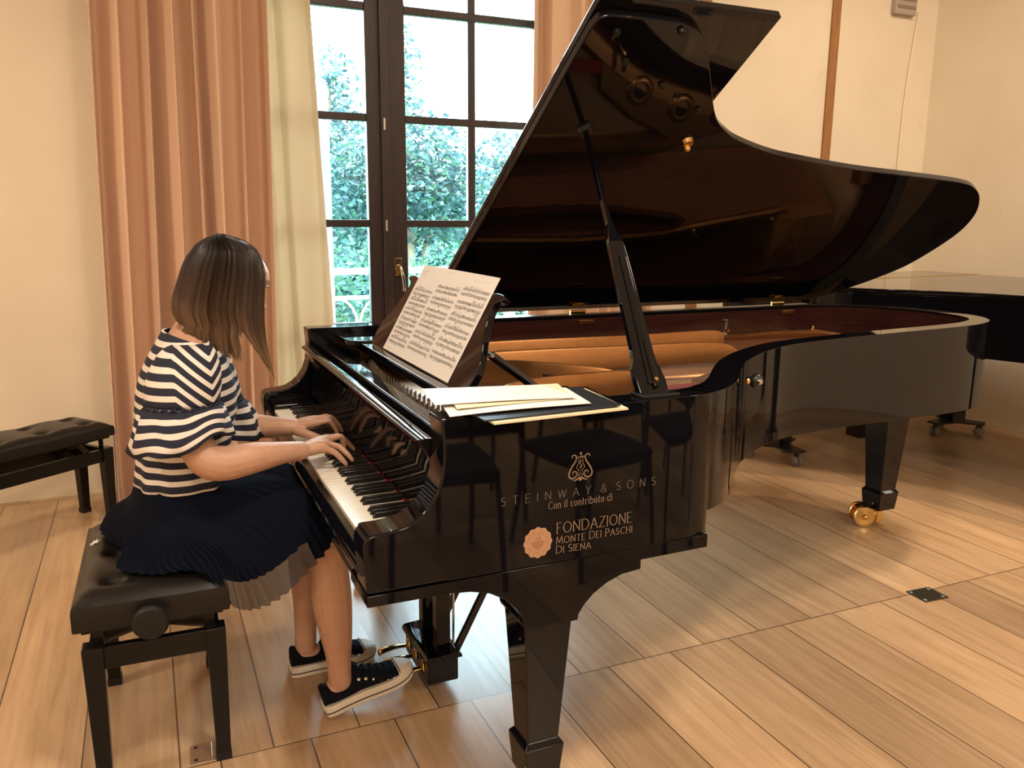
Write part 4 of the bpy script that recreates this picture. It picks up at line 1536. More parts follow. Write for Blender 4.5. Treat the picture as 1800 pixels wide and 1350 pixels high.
nb_ = bench('piano_bench', 'black tufted piano bench on which the pianist sits', (-.400, .812, 0), math.radians(-1), .352, .565, .430, .492, .035, .378, (2, 3), True)
for yk in (-.2825 - .03,):
    q = MB()
    q.lathe([(0, .03), (.012, .03), (.012, -.002), (.034, -.002), (.041, -.008), (.042, -.022), (.036, -.030), (0, -.032)], (-.005, yk, .452), 'y', 28)
    k_ = q.build('height_knob', RUBBER, nb_, smooth=40)
bench('piano_bench', 'black tufted bench standing empty against the wall at the left', (-.945, 2.46, 0), math.radians(-53), .26, .80, .408, .452, .03, .352, (2, 4))

# ------------------------------------------------------------------ metal plates let into the floor
DK = mat('dark_floor_plate', (0.09, 0.075, 0.055), 0.35, .7)
fp_ = thing('floor_socket_plate', 'dark metal cover plate let into the boards at the right', 'floor plate', (2.29, .515, 0), math.radians(-3))
MB().box(-.058, .058, -.048, .048, .0, .004).build('cover', DK, fp_, bevel=.0015)
for sx_ in (-1, 1):
    for sy_ in (-1, 1):
        MB().lathe([(0, .004), (.006, .004), (.005, .0055), (0, .006)], (sx_ * .044, sy_ * .034, 0), 'z', 10).build('screw', STEEL, fp_)
PL2 = mat('pale_floor_plate', (0.62, 0.45, 0.30), 0.30, .85)
fp2 = thing('floor_hinge_plate', 'pale steel plate with screws let into the boards beside the near bench leg', 'floor plate', (-.306, .592, 0), math.radians(-2))
MB().box(-.041, .015, -.045, .045, .0, .004).build('cover', PL2, fp2, bevel=.0015)
MB().box(.017, .050, -.045, .045, .0, .004).build('cover', PL2, fp2, bevel=.0015)
for sx_ in (-.026, .035):
    for sy_ in (-.028, .028):
        MB().lathe([(0, .004), (.006, .004), (.005, .0055), (0, .006)], (sx_, sy_, 0), 'z', 10).build('screw', SATIN, fp2)


# ------------------------------------------------------------------ black chairs behind the photographer: the piano's side mirrors them
CHAIRM = mat('black_chair_metal', (.02, .02, .022), .35)
SEATM = add_noise(mat('blue_black_seat', (.014, .017, .030), .8), 60, .2)


def chair():
    c = thing('side_chair', 'black chair with steel legs behind the photographer', 'chair', (0, 0, 0), 0, 'chairs behind the photographer')
    q = MB()
    q.loft([[(x * k, y * k, z) for x, y in [(-.22, -.20), (.22, -.20), (.23, 0), (.21, .21), (-.21, .21), (-.23, 0)]] for z, k in ((.44, .94), (.45, 1), (.475, 1), (.488, .94))])
    q.build('seat', SEATM, c, bevel=.008)
    q = MB()
    q.loft([[(x, -.225 - .05 * h + .03 * math.cos(x * 6), .62 + .30 * h) for x in [-.21 + .42 * i / 10 for i in range(11)]] for h in [j / 6 for j in range(7)]], closed=False)
    q.build('backrest', SEATM, c, smooth=60, solid=.03)
    for sx_ in (-1, 1):
        MB().tube(cr([(sx_ * .20, .19, .45), (sx_ * .215, .215, .2), (sx_ * .22, .23, .0)], 4), .012, 8).build('leg', CHAIRM, c, smooth=60)
        MB().tube(cr([(sx_ * .22, -.27, .0), (sx_ * .212, -.22, .25), (sx_ * .205, -.205, .48), (sx_ * .205, -.25, .9)], 4), .012, 8).build('leg', CHAIRM, c, smooth=60)
    MB().tube([(-.2, .17, .43), (.2, .17, .43)], .010, 6).build('stretcher', CHAIRM, c)
    return c


c0 = chair()
for i, (x, y, a) in enumerate(((.62, -1.42, .1), (1.30, -1.38, -.15), (2.0, -1.45, .2), (1.0, -2.05, .05), (1.75, -2.1, -.1), (2.6, -1.9, .1))):
    c = c0 if i == 0 else copy_tree(c0)
    c.location = (x, y, 0)
    c.rotation_euler = (0, 0, a)
# ------------------------------------------------------------------ the pianist
SKIN = mat('skin', (0.56, 0.325, 0.225), 0.45, sub=0.12)
add_noise(SKIN, 40, 0.05)
HAIRM = mat('brown_hair', (0.07, 0.04, 0.025), 0.42, spec=0.32)
person = thing('person', 'woman in a striped blouse and navy skirt seated at the piano, playing', 'person', (-.33, .79, 0))
PO = Vector((-.33, .79, 0))


def rel(o):
    """parent to the person, keeping world coordinates"""
    o.parent = person
    o.matrix_parent_inverse = Matrix.Translation(-PO)
    return o


def limb(mb, pts, radii, seg=16, n=4):
    """rounded, tapering tube through points with round ends"""
    C = cr([tuple(p) + (r,) for p, r in zip(pts, radii)], n)
    P = [Vector(c[:3]) for c in C]
    R = [c[3] for c in C]
    t0 = (P[0] - P[1]).normalized()
    t1 = (P[-1] - P[-2]).normalized()
    pre = [(P[0] + t0 * R[0] * math.sin(a), max(.0008, R[0] * math.cos(a))) for a in (1.45, 1.05, .6, .25)]
    post = [(P[-1] + t1 * R[-1] * math.sin(a), max(.0008, R[-1] * math.cos(a))) for a in (.25, .6, 1.05, 1.45)]
    seq = pre + list(zip(P, R)) + post
    mb.tube([p for p, _ in seq], [r for _, r in seq], seg)


def ell_ring(c, ru, rv, n=40, tilt=0.0):
    return [(c[0] + ru * math.cos(2 * PI * k / n), c[1] + rv * math.sin(2 * PI * k / n), c[2] + tilt * math.cos(2 * PI * k / n)) for k in range(n)]


body = MB()
# trunk and neck
tr = [(-.31, .785, .545, .10, .13, 0), (-.315, .785, .58, .125, .165, 0), (-.31, .785, .66, .115, .155, 0), (-.305, .785, .76, .095, .130, 0), (-.29, .785, .86, .098, .135, 0), (-.285, .785, .95, .100, .150, 0),
      (-.282, .785, 1.02, .086, .140, 0), (-.276, .785, 1.06, .066, .108, .0), (-.266, .785, 1.085, .058, .085, -.012), (-.252, .785, 1.108, .051, .055, -.018), (-.232, .785, 1.14, .048, .048, -.02), (-.208, .785, 1.18, .048, .048, -.02)]
body.loft([ell_ring(t[:3], t[3], t[4], 32, t[5]) for t in tr])
# head: rings along the head's own up axis
HP, HY = math.radians(20), math.radians(5)
HF = Vector((math.cos(HP) * math.cos(HY), math.cos(HP) * math.sin(HY), -math.sin(HP)))
HS = Vector((math.sin(HY), -math.cos(HY), 0))          # to her right (towards the camera)
HU = HS.cross(HF)
HO = Vector((-.156, .787, 1.228))


def hd(f_, s_, u_):
    return HO + HF * f_ + HS * s_ + HU * u_


# profile of the face (forward) and back of the skull by height
prof_f = [(-.112, .058), (-.104, .070), (-.092, .078), (-.080, .074), (-.070, .081), (-.060, .083), (-.054, .078), (-.048, .086), (-.040, .096), (-.030, .100), (-.018, .092), (-.004, .084), (.008, .081), (.022, .088), (.04, .091), (.06, .084), (.08, .066), (.095, .042), (.105, .012)]
rings = []
for u_, ff in prof_f:
    tz = (u_ + .112) / .217
    bk = -.02 - .075 * math.sin(PI * min(1, max(0, (u_ + .10) / .24)) ** .8) if u_ < .095 else -.03
    wd = {0: .030}.get(0) + .0
    wd = .038 + .036 * math.sin(PI * min(1, max(.02, .15 + tz * .72)))
    if u_ < -.09:
        wd *= .75
    if u_ > .085:
        wd *= .72 if u_ < .10 else .4
    ring = []
    for k in range(36):
        a = 2 * PI * k / 36
        ca, sa = math.cos(a), math.sin(a)
        base_f = min(ff, .080 if u_ < .03 else ff)
        fx = base_f * max(ca, 0) ** .8 if ca > 0 else -bk * -abs(ca) ** .9
        if ca > .93:                                     # nose, lips, chin stand out along the mid line
            fx = lerp(fx, ff, (ca - .93) / .07)
        if -.010 < u_ < .012 and .55 < ca < .93:         # eye sockets
            fx -= .008
        ring.append(hd(fx, wd * (1 if sa >= 0 else -1) * abs(sa) ** .85, u_))
    rings.append(ring)
body.loft(rings)
for s in (-1, 1):                                        # ears
    body.ball(hd(-.005, s * .074, -.012), .016, 12, 8, (.8, .5, 1.6))
body.ball(hd(.096, 0, -.034), .0115, 10, 8, (1, 1.2, .9))
# arms
A1 = [(-.285, .700, 1.040), (-.300, .662, .995), (-.292, .610, .905), (-.266, .556, .828), (-.225, .550, .806), (-.15, .563, .808), (-.07, .590, .806), (-.022, .612, .800)]
limb(body, A1, [.044, .047, .045, .043, .044, .040, .029, .0255])
A2 = [(-.275, .870, 1.035), (-.250, .910, .98), (-.212, .955, .885), (-.19, .998, .828), (-.15, .985, .800), (-.08, .957, .790), (-.02, .930, .790), (.008, .922, .788)]
limb(body, A2, [.044, .047, .044, .043, .041, .036, .028, .0255])


def hand(W, mcp, pips, tips, thumb, pr=.0165):
    """palm from the wrist W to the knuckles; four fingers mcp > pip > tip; thumb as a chain"""
    W = Vector(W)
    for k, m_ in enumerate(mcp):
        m_ = Vector(m_)
        limb(body, [W + (m_ - W) * .02, W + (m_ - W) * .5 + Vector((0, 0, .003)), m_], [pr * 1.05, pr * .95, .0115], 12)
    for k in range(3):
        a, c = Vector(mcp[k]), Vector(mcp[k + 1])
        mid = (a + c) / 2
        limb(body, [W, W + (mid - W) * .6 - Vector((0, 0, .002)), W + (mid - W) * .93 - Vector((0, 0, .003))], [.018, .0155, .0105], 12)
    for m_, p_, t_ in zip(mcp, pips, tips):
        m_, p_, t_ = Vector(m_), Vector(p_), Vector(t_)
        d_ = p_ + (t_ - p_) * .55 + (p_ - m_).normalized() * .003
        limb(body, [m_, lerp(m_, p_, .5) + Vector((0, 0, .001)), p_, d_, t_], [.0100, .0088, .0086, .0075, .0058], 12, 3)
    th = [Vector(p) for p in thumb]
    limb(body, th, [.0165, .0125, .0100, .0072][:len(th)], 12)


hand((-.020, .612, .799), [(.066, .690, .807), (.063, .664, .808), (.055, .640, .804), (.044, .618, .797)],
     [(.104, .714, .801), (.101, .682, .809), (.087, .634, .792), (.071, .614, .783)],
     [(.146, .728, .7565), (.111, .695, .7575), (.117, .616, .7575), (.097, .608, .7500)],
     [(-.002, .645, .790), (.030, .690, .779), (.062, .722, .764), (.086, .738, .7465)])
hand((.010, .921, .788), [(.078, .898, .800), (.085, .922, .804), (.081, .945, .802), (.072, .966, .796)],
     [(.114, .898, .803), (.126, .924, .806), (.122, .954, .803), (.106, .982, .793)],
     [(.139, .902, .7565), (.158, .935, .7575), (.157, .968, .7575), (.136, 1.000, .7565)],
     [(.020, .900, .780), (.046, .876, .773), (.075, .872, .761), (.099, .882, .7470)])
# legs
limb(body, [(-.32, .715, .612), (-.18, .685, .608), (-.05, .655, .580), (.022, .640, .552), (.046, .636, .46), (.050, .636, .36), (.058, .638, .26), (.064, .640, .17), (.066, .642, .10)],
     [.086, .078, .064, .054, .050, .0555, .047, .0355, .034])
limb(body, [(-.32, .855, .612), (-.18, .885, .608), (-.06, .905, .580), (.000, .910, .552), (.022, .905, .46), (.026, .902, .36), (.024, .898, .26), (.016, .896, .17), (.012, .896, .09)],
     [.086, .078, .064, .053, .050, .0545, .045, .035, .033])
limb(body, [(.05, .642, .075), (.12, .645, .075), (.20, .65, .080)], [.03, .028, .02])
limb(body, [(.0, .896, .06), (.07, .900, .055), (.14, .905, .05)], [.03, .028, .02])
bo_ = body.build('body', SKIN, None, smooth=80)
rm = bo_.modifiers.new('remesh', 'REMESH')
rm.mode = 'VOXEL'
rm.voxel_size = 0.0032
sm_ = bo_.modifiers.new('smooth', 'SMOOTH')
sm_.iterations = 3
sm_.factor = 0.5
bpy.context.view_layer.update()
dg = bpy.context.evaluated_depsgraph_get()
me2 = bpy.data.meshes.new_from_object(bo_.evaluated_get(dg))
bo_.modifiers.clear()
bo_.data = me2
me2.materials.clear()
me2.materials.append(SKIN)
me2.polygons.foreach_set('use_smooth', [True] * len(me2.polygons))
rel(bo_)
for s in (-1, 1):
    e = MB().ball(hd(.073, s * .031, .002), .0115, 14, 10)
    eo = rel(e.build('eye', mat('eye_white', (.8, .76, .72), .2), None, smooth=80))
    e = MB().ball(hd(.0735, s * .031, .0045), .0122, 14, 10)
    rel(e.build('eyelid', SKIN, None, smooth=80))
    e = MB()
    e.tube([hd(.0835, s * .044, -.004), hd(.087, s * .031, -.0065), hd(.085, s * .018, -.004)], .0016, 6)
    rel(e.build('eyelash', HAIRM, None, smooth=60))
    e = MB()
    e.tube([hd(.076, s * .050, .019), hd(.087, s * .034, .024), hd(.088, s * .016, .021)], [.0015, .0028, .002], 6)
    rel(e.build('eyebrow', HAIRM, None, smooth=60))
li = MB()
li.tube([hd(.074, -.020, -.066), hd(.083, -.008, -.0635), hd(.0845, 0, -.0645), hd(.083, .008, -.0635), hd(.074, .020, -.066)], [.002, .0042, .0042, .0042, .002], 8)
rel(li.build('lips', mat('lip', (.50, .20, .17), .4), None, smooth=60))


# ---- hair: strands combed from the parting and hanging straight down
# back and front edge of the hair: (step down the hair, x, z)
BK = [(413, -0.1763, 1.3565), (418, -0.2104, 1.3492), (430, -0.2364, 1.3319), (452, -0.2619, 1.3001), (470, -0.2746, 1.274), (493, -0.2865, 1.2406), (515, -0.2983, 1.2086), (533, -0.3055, 1.1823), (549, -0.3058, 1.1586), (568, -0.294, 1.1298), (590, -0.2768, 1.096), (620, -0.2319, 1.0479), (662, -0.1342, 0.9762)]
FR = [(413, -0.1734, 1.3565), (419, -0.1327, 1.3475), (428, -0.106, 1.3341), (437, -0.0864, 1.3205), (455, -0.076, 1.2933), (483, -0.0738, 1.2509), (524, -0.0799, 1.1883), (560, -0.0828, 1.1329), (590, -0.0806, 1.0861), (607, -0.0775, 1.0593), (635, -0.0692, 1.0145), (662, -0.0606, 0.9709)]


def edge(tab, h):
    for (h0, x0, z0), (h1, x1, z1) in zip(tab, tab[1:]):
        if h <= h1:
            t_ = max(0, (h - h0) / (h1 - h0))
            return lerp(x0, x1, t_), lerp(z0, z1, t_)
    return tab[-1][1:]


def interp(tab, y):
    for (y0, x0), (y1, x1) in zip(tab, tab[1:]):
        if y <= y1:
            return lerp(x0, x1, max(0, (y - y0) / (y1 - y0)))
    return tab[-1][1]


HEM = [(0, 566), (.15, 582), (.30, 596), (.45, 608), (.58, 618), (.66, 622), (.70, 596), (.745, 590), (.78, 622), (.86, 640), (.93, 652), (1, 661)]


def hair_pt(s, h, depth=1.0, sgn=-1):
    (xb, zb_), (xf, zf) = edge(BK, h), edge(FR, h)
    u_, z_ = lerp(xb, xf, s), lerp(zb_, zf, s)
    if h > 575:                                        # the front lock narrows and swings forward, the back stays put
        k = min(1, (h - 575) / 85)
        if s > .72:
            ks = (s - .72) / .28
            u_ = lerp(u_, lerp(lerp(-.1415, -.0666, k), xf, ks), min(1, k * 3 + .2))
        else:
            u_ = lerp(u_, lerp(-.3084, -.0839, s) + .021 * k * s, .85)
    g = min(1, max(0, (h - 413) / 62))
    dd = .086 * (1 - (1 - g) ** 2.4) ** .55
    e = abs(2 * s - 1)
    sh_ = (1 - e ** 3.0) ** .5
    if s > .5:
        sh_ = max(sh_, lerp(0, .70, min(1, max(0, (h - 428) / 50))))
    if h > 560 and s > .7:
        dd *= lerp(1, .80, (h - 560) / 100)
    if h > 545 and s < .6:
        dd *= lerp(1, .72, min(1, (h - 545) / 75))
    return Vector((u_, .785 + sgn * dd * sh_ * depth, z_))


hair = MB()
rnd = random.Random(4)
# solid under-layer
for sgn in (-1, 1):
    rows = []
    for j in range(30):
        h = lerp(413.5, 560, (j / 29) ** .85)
        rows.append([hair_pt(lerp(.0, 1, i / 24), h, .955, sgn) for i in range(25)])
    hair.loft(rows, closed=False)
UVH = []
for q in range(1500):
    sgn = -1 if q < 1000 else 1
    s = rnd.random()
    hem = interp([(a * 1000, c) for a, c in HEM], s * 1000) + rnd.gauss(0, 6) - 10 * rnd.random() ** 3
    if .67 < s < .76:
        hem = rnd.uniform(560, 588)
    y0 = 413 + 9 * rnd.random() ** 2 + max(0, (s - .55)) * 40
    n_ = 15
    cl = math.sin(s * 61 + 2 * math.sin(s * 23)) * .5 + .5
    dep = rnd.uniform(.97, 1.0) + .06 * cl
    w0 = rnd.gauss(0, .012)
    wob = rnd.uniform(0, 6)
    pts, rad = [], []
    r_ = rnd.uniform(.0009, .0019)
    for i in range(n_):
        t_ = i / (n_ - 1)
        h = lerp(y0, hem, t_)
        ss = min(1.0, max(0.0, s + w0 * t_ + .004 * math.sin(5 * t_ + wob)))
        p = hair_pt(ss, h, dep, sgn)
        pts.append(p)
        rad.append(r_ * (1 if t_ < .8 else lerp(1, .25, (t_ - .8) / .2)))
    t_uv = [(s, 0)] * 0
    o0 = len(hair.v)
    hair.tube(pts, rad, 4, True)
    for i in range(n_):
        for k in range(4):
            hair.uv[o0 + i * 4 + k] = (.55 * ((q * .618) % 1) + .45 * cl, i / (n_ - 1))
# flyaway wisps
for q in range(60):
    s = rnd.random()
    pts = [hair_pt(s, lerp(414, 440, i / 4), 1.05 + .02 * i / 4 + rnd.uniform(0, .03), -1) + Vector((rnd.gauss(0, .001), 0, .002 + rnd.random() * .004)) for i in range(5)]
    hair.tube(pts, .0004, 3, False)
# hair colour: darker roots, paler warm tips, strand to strand change
nt, N, L, bb = nodes_of(HAIRM)
uvn = N.new('ShaderNodeUVMap')
spx = N.new('ShaderNodeSeparateXYZ')
L.new(uvn.outputs[0], spx.inputs[0])
ra = N.new('ShaderNodeValToRGB')
ra.color_ramp.elements[0].position, ra.color_ramp.elements[0].color = .20, (.016, .010, .008, 1)
ra.color_ramp.elements[1].position, ra.color_ramp.elements[1].color = 1.0, (.17, .105, .062, 1)
e_ = ra.color_ramp.elements.new(.65)
e_.color = (.044, .025, .016, 1)
L.new(spx.outputs[1], ra.inputs[0])
hs = N.new('ShaderNodeHueSaturation')
mrn = N.new('ShaderNodeMapRange')
mrn.inputs['To Min'].default_value = .35
mrn.inputs['To Max'].default_value = 1.9
L.new(spx.outputs[0], mrn.inputs['Value'])
L.new(mrn.outputs[0], hs.inputs['Value'])
L.new(ra.outputs[0], hs.inputs['Color'])
L.new(hs.outputs[0], bb.inputs['Base Color'])
rel(hair.build('hair', HAIRM, None, smooth=70, label='brown bob with paler tips'))

# ---- striped blouse: the stripe coordinate lives in the UV map
STRIPE = mat('striped_jersey', (.8, .8, .8), .85)
nt, N, L, bb = nodes_of(STRIPE)
uvn = N.new('ShaderNodeUVMap')
spx = N.new('ShaderNodeSeparateXYZ')
L.new(uvn.outputs[0], spx.inputs[0])
fr_ = N.new('ShaderNodeMath')
fr_.operation = 'FRACT'
L.new(spx.outputs[0], fr_.inputs[0])
gt_ = N.new('ShaderNodeMath')
gt_.operation = 'GREATER_THAN'
gt_.inputs[1].default_value = .57
L.new(fr_.outputs[0], gt_.inputs[0])
mx_ = N.new('ShaderNodeMixRGB')
mx_.inputs[1].default_value = (.012, .015, .036, 1)
mx_.inputs[2].default_value = (.80, .74, .68, 1)
L.new(gt_.outputs[0], mx_.inputs[0])
L.new(mx_.outputs[0], bb.inputs['Base Color'])
PER = .0312


def cloth(mb, rings, cfun, n):
    uv = []
    for j, r_ in enumerate(rings):
        uv.append([(cfun(Vector(p), j, k) / PER + 40, 0) for k, p in enumerate(r_)])
    mb.loft(rings, True, False, False, uv)


sh_ = MB()
NS = 96


def ring2(c, ru, rv, wav=0.0, nw=9, ph=0.0, tilt=0.0, back=1.0):
    out = []
    for k in range(NS):
        a = 2 * PI * k / NS
        w_ = 1 + wav * math.sin(nw * a + ph) + wav * .6 * math.sin((nw + 4) * a + 1.7 * ph)
        x_ = ru * math.cos(a) * w_ * (back if math.cos(a) < 0 else 1)
        out.append((c[0] + x_, c[1] + rv * math.sin(a) * w_, c[2] + tilt * math.cos(a)))
    return out


tor = [((-.305, .785, .712), .124, .166, .030, .0), ((-.305, .785, .73), .120, .162, .024, 0), ((-.302, .785, .78), .116, .160, .016, 0), ((-.295, .785, .84), .122, .163, .010, 0), ((-.287, .785, .90), .127, .168, .004, 0), ((-.283, .785, .955), .124, .176, 0, 0),
       ((-.281, .785, 1.0), .113, .178, 0, 0), ((-.279, .785, 1.035), .098, .172, 0, 0), ((-.276, .785, 1.062), .083, .152, 0, -.004), ((-.272, .785, 1.082), .070, .125, 0, -.012), ((-.270, .785, 1.092), .062, .108, 0, -.020), ((-.269, .785, 1.092), .060, .104, 0, -.021)]
rings = [ring2(c, a, b_, w_, 9, 1 + c[2] * 5, ti) for c, a, b_, w_, ti in tor]
cloth(sh_, rings, lambda p, j, k: p.z, NS)


def sleeve(rgs, flounce, hem_fn, uc, sgn):
    """RGS: rings from the shoulder down to the gathered seam; FLOUNCE: flaring rings below it"""
    R_ = [ring2(*r_) for r_ in rgs]

    def chev(p, j, k):
        du = p.x - uc
        return p.z - .9 * (min(abs(du), .085) if du < 0 else 1.25 * du)
    cloth(sh_, R_, chev, NS)
    F_ = [ring2(*r_) for r_ in flounce]
    out = []
    m_ = len(F_)
    for j, r_ in enumerate(F_):
        t_ = j / (m_ - 1)
        out.append([(p[0], p[1], p[2] + hem_fn(2 * PI * k / NS) * t_) for k, p in enumerate(r_)])
    uv = [[((.945 - (F_[j][0][2] - F_[0][0][2]) * -1) / PER + 40.3, 0) for _ in range(NS)] for j in range(m_)]
    sh_.loft(out, True, False, False, uv)
    gather = [(p[0], p[1], p[2] + .004 * math.sin(23 * 2 * PI * k / NS)) for k, p in enumerate(ring2(flounce[0][0], flounce[0][1] * 1.03, flounce[0][2] * 1.03, .012, 31))]
    sh_.tube(gather + [gather[0]], .0028, 5, False)


sleeve([((-.272, .705, 1.088), .046, .046), ((-.279, .680, 1.066), .068, .064), ((-.288, .655, 1.030), .084, .078), ((-.296, .640, .99), .090, .082), ((-.300, .632, .96), .088, .082), ((-.301, .628, .946), .083, .078)],
       [((-.301, .628, .946), .083, .080, .02, 14), ((-.303, .624, .932), .096, .091, .03, 11), ((-.305, .618, .90), .106, .098, .035, 9, .6), ((-.308, .610, .868), .113, .106, .045, 7, 1.2), ((-.310, .606, .842), .118, .112, .055, 6, 1.6)],
       lambda a: .040 * max(0, math.cos(a - 5.6)) ** 2 + .008 * math.sin(5 * a), -.232, -1)
sleeve([((-.262, .868, 1.085), .046, .046), ((-.256, .895, 1.060), .068, .062), ((-.243, .920, 1.015), .082, .074), ((-.228, .935, .96), .086, .078), ((-.216, .943, .905), .084, .078), ((-.212, .945, .885), .080, .076)],
       [((-.212, .945, .885), .080, .078, .02, 14), ((-.206, .947, .868), .092, .088, .03, 11), ((-.198, .95, .838), .100, .096, .035, 9, .6), ((-.190, .952, .805), .108, .104, .045, 7, 1.2), ((-.186, .953, .775), .114, .110, .05, 6, 1.6)],
       lambda a: .010 * math.sin(3 * a), -.150, 1)
so_ = rel(sh_.build('blouse', STRIPE, None, smooth=80, solid=.003, label='navy and white striped blouse with flounced sleeves'))

# ---- navy pleated skirt
NAVY = mat('navy_crepe', (.0035, .0055, .014), .9, spec=.10)
SHEER = bpy.data.materials.new('sheer_navy')
SHEER.use_nodes = True
nt = SHEER.node_tree
bs_ = nt.nodes['Principled BSDF']
bs_.inputs['Base Color'].default_value = (.035, .036, .042, 1)
bs_.inputs['Roughness'].default_value = .8
tr_ = nt.nodes.new('ShaderNodeBsdfTransparent')
ms_ = nt.nodes.new('ShaderNodeMixShader')
ms_.inputs[0].default_value = .22
nt.links.new(bs_.outputs[0], ms_.inputs[1])
nt.links.new(tr_.outputs[0], ms_.inputs[2])
nt.links.new(ms_.outputs[0], [x for x in nt.nodes if x.type == 'OUTPUT_MATERIAL'][0].inputs[0])
KEY = [  # waist, hip, middle, hem; from the front centre round by her right side
    [(-.195, .785, .722), (-.10, .785, .700), (-.01, .785, .660), (.055, .785, .560)],
    [(-.205, .715, .722), (-.10, .690, .712), (-.005, .650, .672), (.062, .605, .570)],
    [(-.245, .660, .722), (-.15, .600, .690), (-.050, .556, .625), (.000, .540, .520)],
    [(-.275, .640, .722), (-.22, .588, .655), (-.135, .540, .565), (-.075, .522, .455)],
    [(-.300, .633, .722), (-.27, .575, .645), (-.205, .528, .555), (-.165, .515, .425)],
    [(-.320, .635, .722), (-.315, .572, .635), (-.255, .540, .558), (-.222, .519, .440)],
    [(-.345, .642, .722), (-.345, .580, .625), (-.330, .565, .556), (-.290, .552, .531)],
    [(-.375, .660, .722), (-.395, .605, .620), (-.405, .590, .556), (-.400, .575, .531)],
    [(-.405, .705, .722), (-.435, .660, .625), (-.455, .645, .560), (-.475, .650, .532)],
    [(-.420, .770, .722), (-.450, .745, .640), (-.462, .735, .585), (-.470, .745, .535)],
    [(-.418, .830, .722), (-.450, .840, .645), (-.485, .860, .600), (-.515, .890, .535)],
    [(-.390, .890, .722), (-.430, .930, .640), (-.480, .985, .590), (-.515, 1.010, .535)],
    [(-.345, .930, .722), (-.340, .985, .635), (-.345, 1.03, .570), (-.360, 1.055, .532)],
    [(-.270, .935, .722), (-.200, .990, .655), (-.120, 1.020, .565), (-.085, 1.035, .470)],
    [(-.215, .880, .722), (-.10, .915, .706), (-.005, .935, .668), (.052, .955, .565)],
]
NT, NQ = 15 * 20, 26
cols = [cr([KEY[i][c] for i in range(15)], 20, True) for c in range(4)]
rows = []
for j in range(NQ + 1):
    t_ = j / NQ
    row = []
    for i in range(NT):
        P = [Vector(cols[c][i]) for c in range(4)]
        p = np.array(cr(P, 30)[min(90, int(round(t_ * 90)))])
        p = Vector(p)
        cdir = p - Vector((-.25, .785, p.z - .03))
        cdir.normalize()
        pl = math.sin(2 * PI * 58 * i / NT) * .0022 * min(1, t_ * 1.6) * (1 + .9 * t_)
        if 38 <= i <= 102 and t_ > .7:
            pl += .0065 * math.sin(2 * PI * 50 * i / NT) * min(1, (t_ - .7) / .2)
        p += cdir * (pl + .006 * math.sin(2 * PI * 7 * i / NT + 3 * t_) * t_)
        row.append(p)
    rows.append(row)
sk = MB()
nb = len(rows[0])
vs = [p for r_ in rows for p in r_]
o0 = len(sk.v)
for p in vs:
    sk.v.append(tuple(p))
for j in range(NQ):
    for i in range(NT):
        k = (i + 1) % NT
        sk.f.append((j * NT + i, j * NT + k, (j + 1) * NT + k, (j + 1) * NT + i))
        sk.mi.append(1 if (j >= NQ - 5 and 42 <= i <= 99) else 0)
rel(sk.build('skirt', [NAVY, SHEER], None, smooth=80, label='navy pleated skirt with a sheer hem'))


# ---- sneakers
CANVAS = add_noise(mat('navy_canvas', (.005, .006, .012), .9, spec=.15), 300, .2)
SOLE = mat('white_rubber', (.78, .70, .60), .5)
STRIPEM = mat('dark_stripe', (.02, .02, .03), .6)
LACE = mat('navy_lace', (.006, .008, .02), .8, spec=.2)


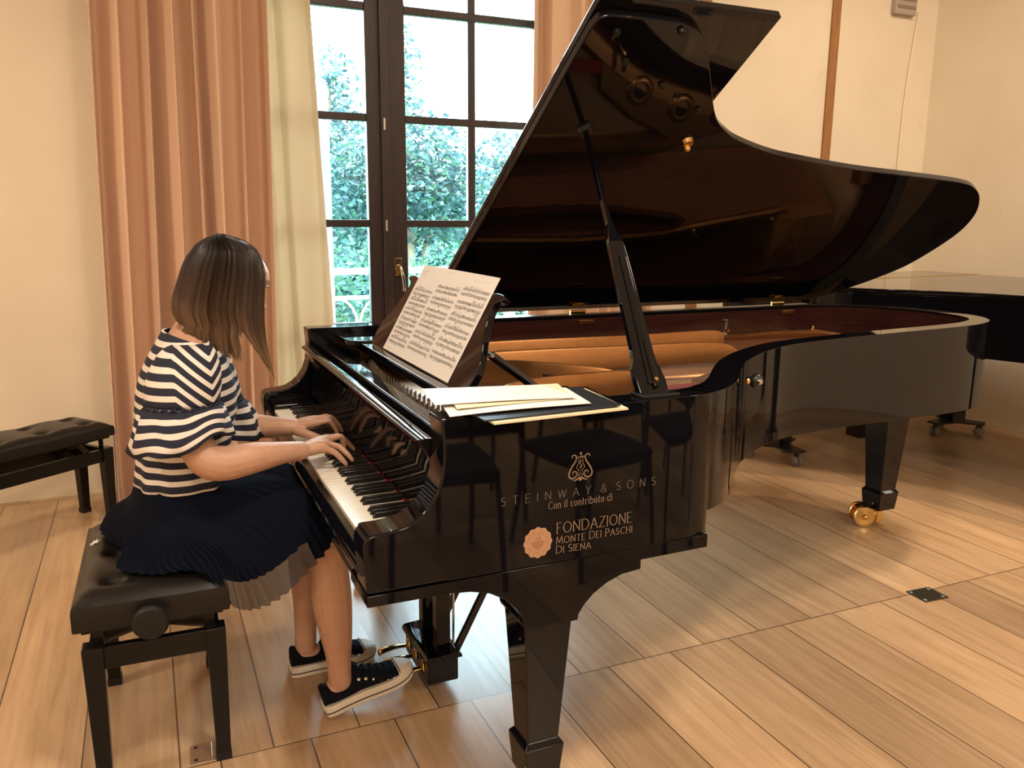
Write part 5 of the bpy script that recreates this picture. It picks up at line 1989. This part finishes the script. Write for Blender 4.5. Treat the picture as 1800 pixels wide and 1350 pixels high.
def sneaker(name_label, loc, rz, pitch):
    S = bpy.data.objects.new('sneaker', None)
    COL.objects.link(S)
    S.location = loc
    S.rotation_euler = (0, -pitch, rz)
    S.parent = person
    S.matrix_parent_inverse = Matrix.Translation(-PO)
    S['label'] = name_label
    up = [(0, .030), (.02, .034), (.06, .033), (.11, .035), (.16, .042), (.20, .045), (.235, .041), (.258, .027), (.268, .010)]
    prof_ = cr(up, 4)
    outl_ = [(x, y) for x, y in prof_] + [(x, -y) for x, y in reversed(prof_)]
    outl_ = [(-.006, .012), (-.004, .022)] + outl_ + [(-.004, -.022), (-.006, -.012)]

    def grow(d):
        cx = .13
        return [((x - cx) * (1 + d / .13) + cx, y * (1 + d / .04)) for x, y in outl_]
    q = MB()
    n_ = len(outl_)
    toe = lambda x: .010 * max(0, (x - .19) / .08) ** 2
    lay = [(0, -.004), (.003, 0), (.017, .0018), (.0335, .0015), (.036, -.001)]
    q.loft([[(x, y, z + toe(x)) for x, y in grow(d)] for z, d in lay])
    q.build('sole', SOLE, S, smooth=40)
    q = MB()
    q.loft([[(x, y, z + toe(x)) for x, y in grow(d)] for z, d in ((.0145, .0022), (.0165, .0024), (.0185, .0022))], True, False, False)
    q.build('sole_stripe', STRIPEM, S, smooth=40)
    # canvas upper: cross sections along the foot
    rgs = []
    secs = [(-.002, .022, .030, .092), (.008, .030, .034, .094), (.03, .033, .034, .082), (.06, .033, .034, .074), (.085, .033, .034, .080), (.105, .034, .034, .100), (.13, .037, .034, .092), (.165, .041, .034, .074), (.195, .043, .034, .064), (.220, .041, .036, .058), (.243, .034, .038, .052), (.258, .022, .040, .047)]
    secs = cr(secs, 3)
    for x, hw, z0, z1 in secs:
        r_ = []
        for k in range(24):
            a = 2 * PI * k / 24
            ca, sa = math.cos(a), math.sin(a)
            yy = hw * (1 if ca > 0 else -1) * abs(ca) ** .65 * (1 - .42 * max(0, sa) ** 1.5)
            zz = (z0 + z1) / 2 + (z1 - z0) / 2 * (1 if sa > 0 else -1) * abs(sa) ** .7
            r_.append((x, yy, zz))
        rgs.append(r_)
    q = MB().loft(rgs)
    q.build('upper', CANVAS, S, smooth=60)
    rg2 = []
    for x, hw, z0, z1 in [s_ for s_ in secs if s_[0] > .214] + [(.266, .010, .040, .044)]:
        r_ = []
        for k in range(24):
            a = 2 * PI * k / 24
            ca, sa = math.cos(a), math.sin(a)
            r_.append((x, (hw + .0025) * (1 if ca > 0 else -1) * abs(ca) ** .65 * (1 - .42 * max(0, sa) ** 1.5), (z0 + z1) / 2 + ((z1 - z0) / 2 + .0025) * (1 if sa > 0 else -1) * abs(sa) ** .7))
        rg2.append(r_)
    MB().loft(rg2).build('toe_cap', SOLE, S, smooth=60)
    q = MB()
    q.tube([(rg2[1][k][0] - .004, rg2[1][k][1] * 1.02, rg2[1][k][2] + .0015) for k in range(0, 13)], .0016, 6)
    q.build('toe_line', STRIPEM, S)
    for i in range(6):
        x = .108 + i * .0195
        for s in (-1, 1):
            t_ = MB()
            t_.lathe([(.0022, 0), (.0044, 0), (.0048, .001), (.0022, .0016)], (0, 0, 0), 'z', 12)
            e_ = t_.build('eyelet', CHROME, S, smooth=50)
            zt_ = interp([(a_, d_) for a_, _, _, d_ in secs], x)
            hw_ = interp([(a_, b_) for a_, b_, _, _ in secs], x)
            e_.location = (x, s * hw_ * .93, zt_ - .020)
            e_.rotation_euler = (-s * 1.22, 0, 0)
    q = MB()
    for i in range(6):
        x = .108 + i * .0195
        zt_ = interp([(a_, d_) for a_, _, _, d_ in secs], x)
        hw_ = interp([(a_, b_) for a_, b_, _, _ in secs], x)
        for s in (-1, 1):
            q.tube(cr([(x, s * hw_ * .92, zt_ - .019), (x + .004, s * hw_ * .5, zt_ - .003), (x + .010, -s * hw_ * .5, zt_ - .003)], 3), .0028, 6)
    q.tube(cr([(.108, -.012, .104), (.100, -.030, .108), (.110, -.040, .094), (.12, -.022, .098)], 5), .0022, 6)
    q.tube(cr([(.108, .012, .104), (.100, .030, .108), (.112, .040, .094), (.12, .022, .098)], 5), .0022, 6)
    q.build('laces', LACE, S, smooth=60)
    tg = MB()
    tg.prism([(.092, .078), (.112, .074), (.122, .098), (.110, .118), (.098, .116)], 'y', -.017, .017)
    tg.build('tongue', CANVAS, S, bevel=.004, smooth=40)
    return S


sneaker('right sneaker resting its toe on the pedal', (.026, .640, .004), math.radians(2), math.radians(13.5))
sneaker('left sneaker flat on the floor', (-.034, .896, .0), math.radians(2), 0)
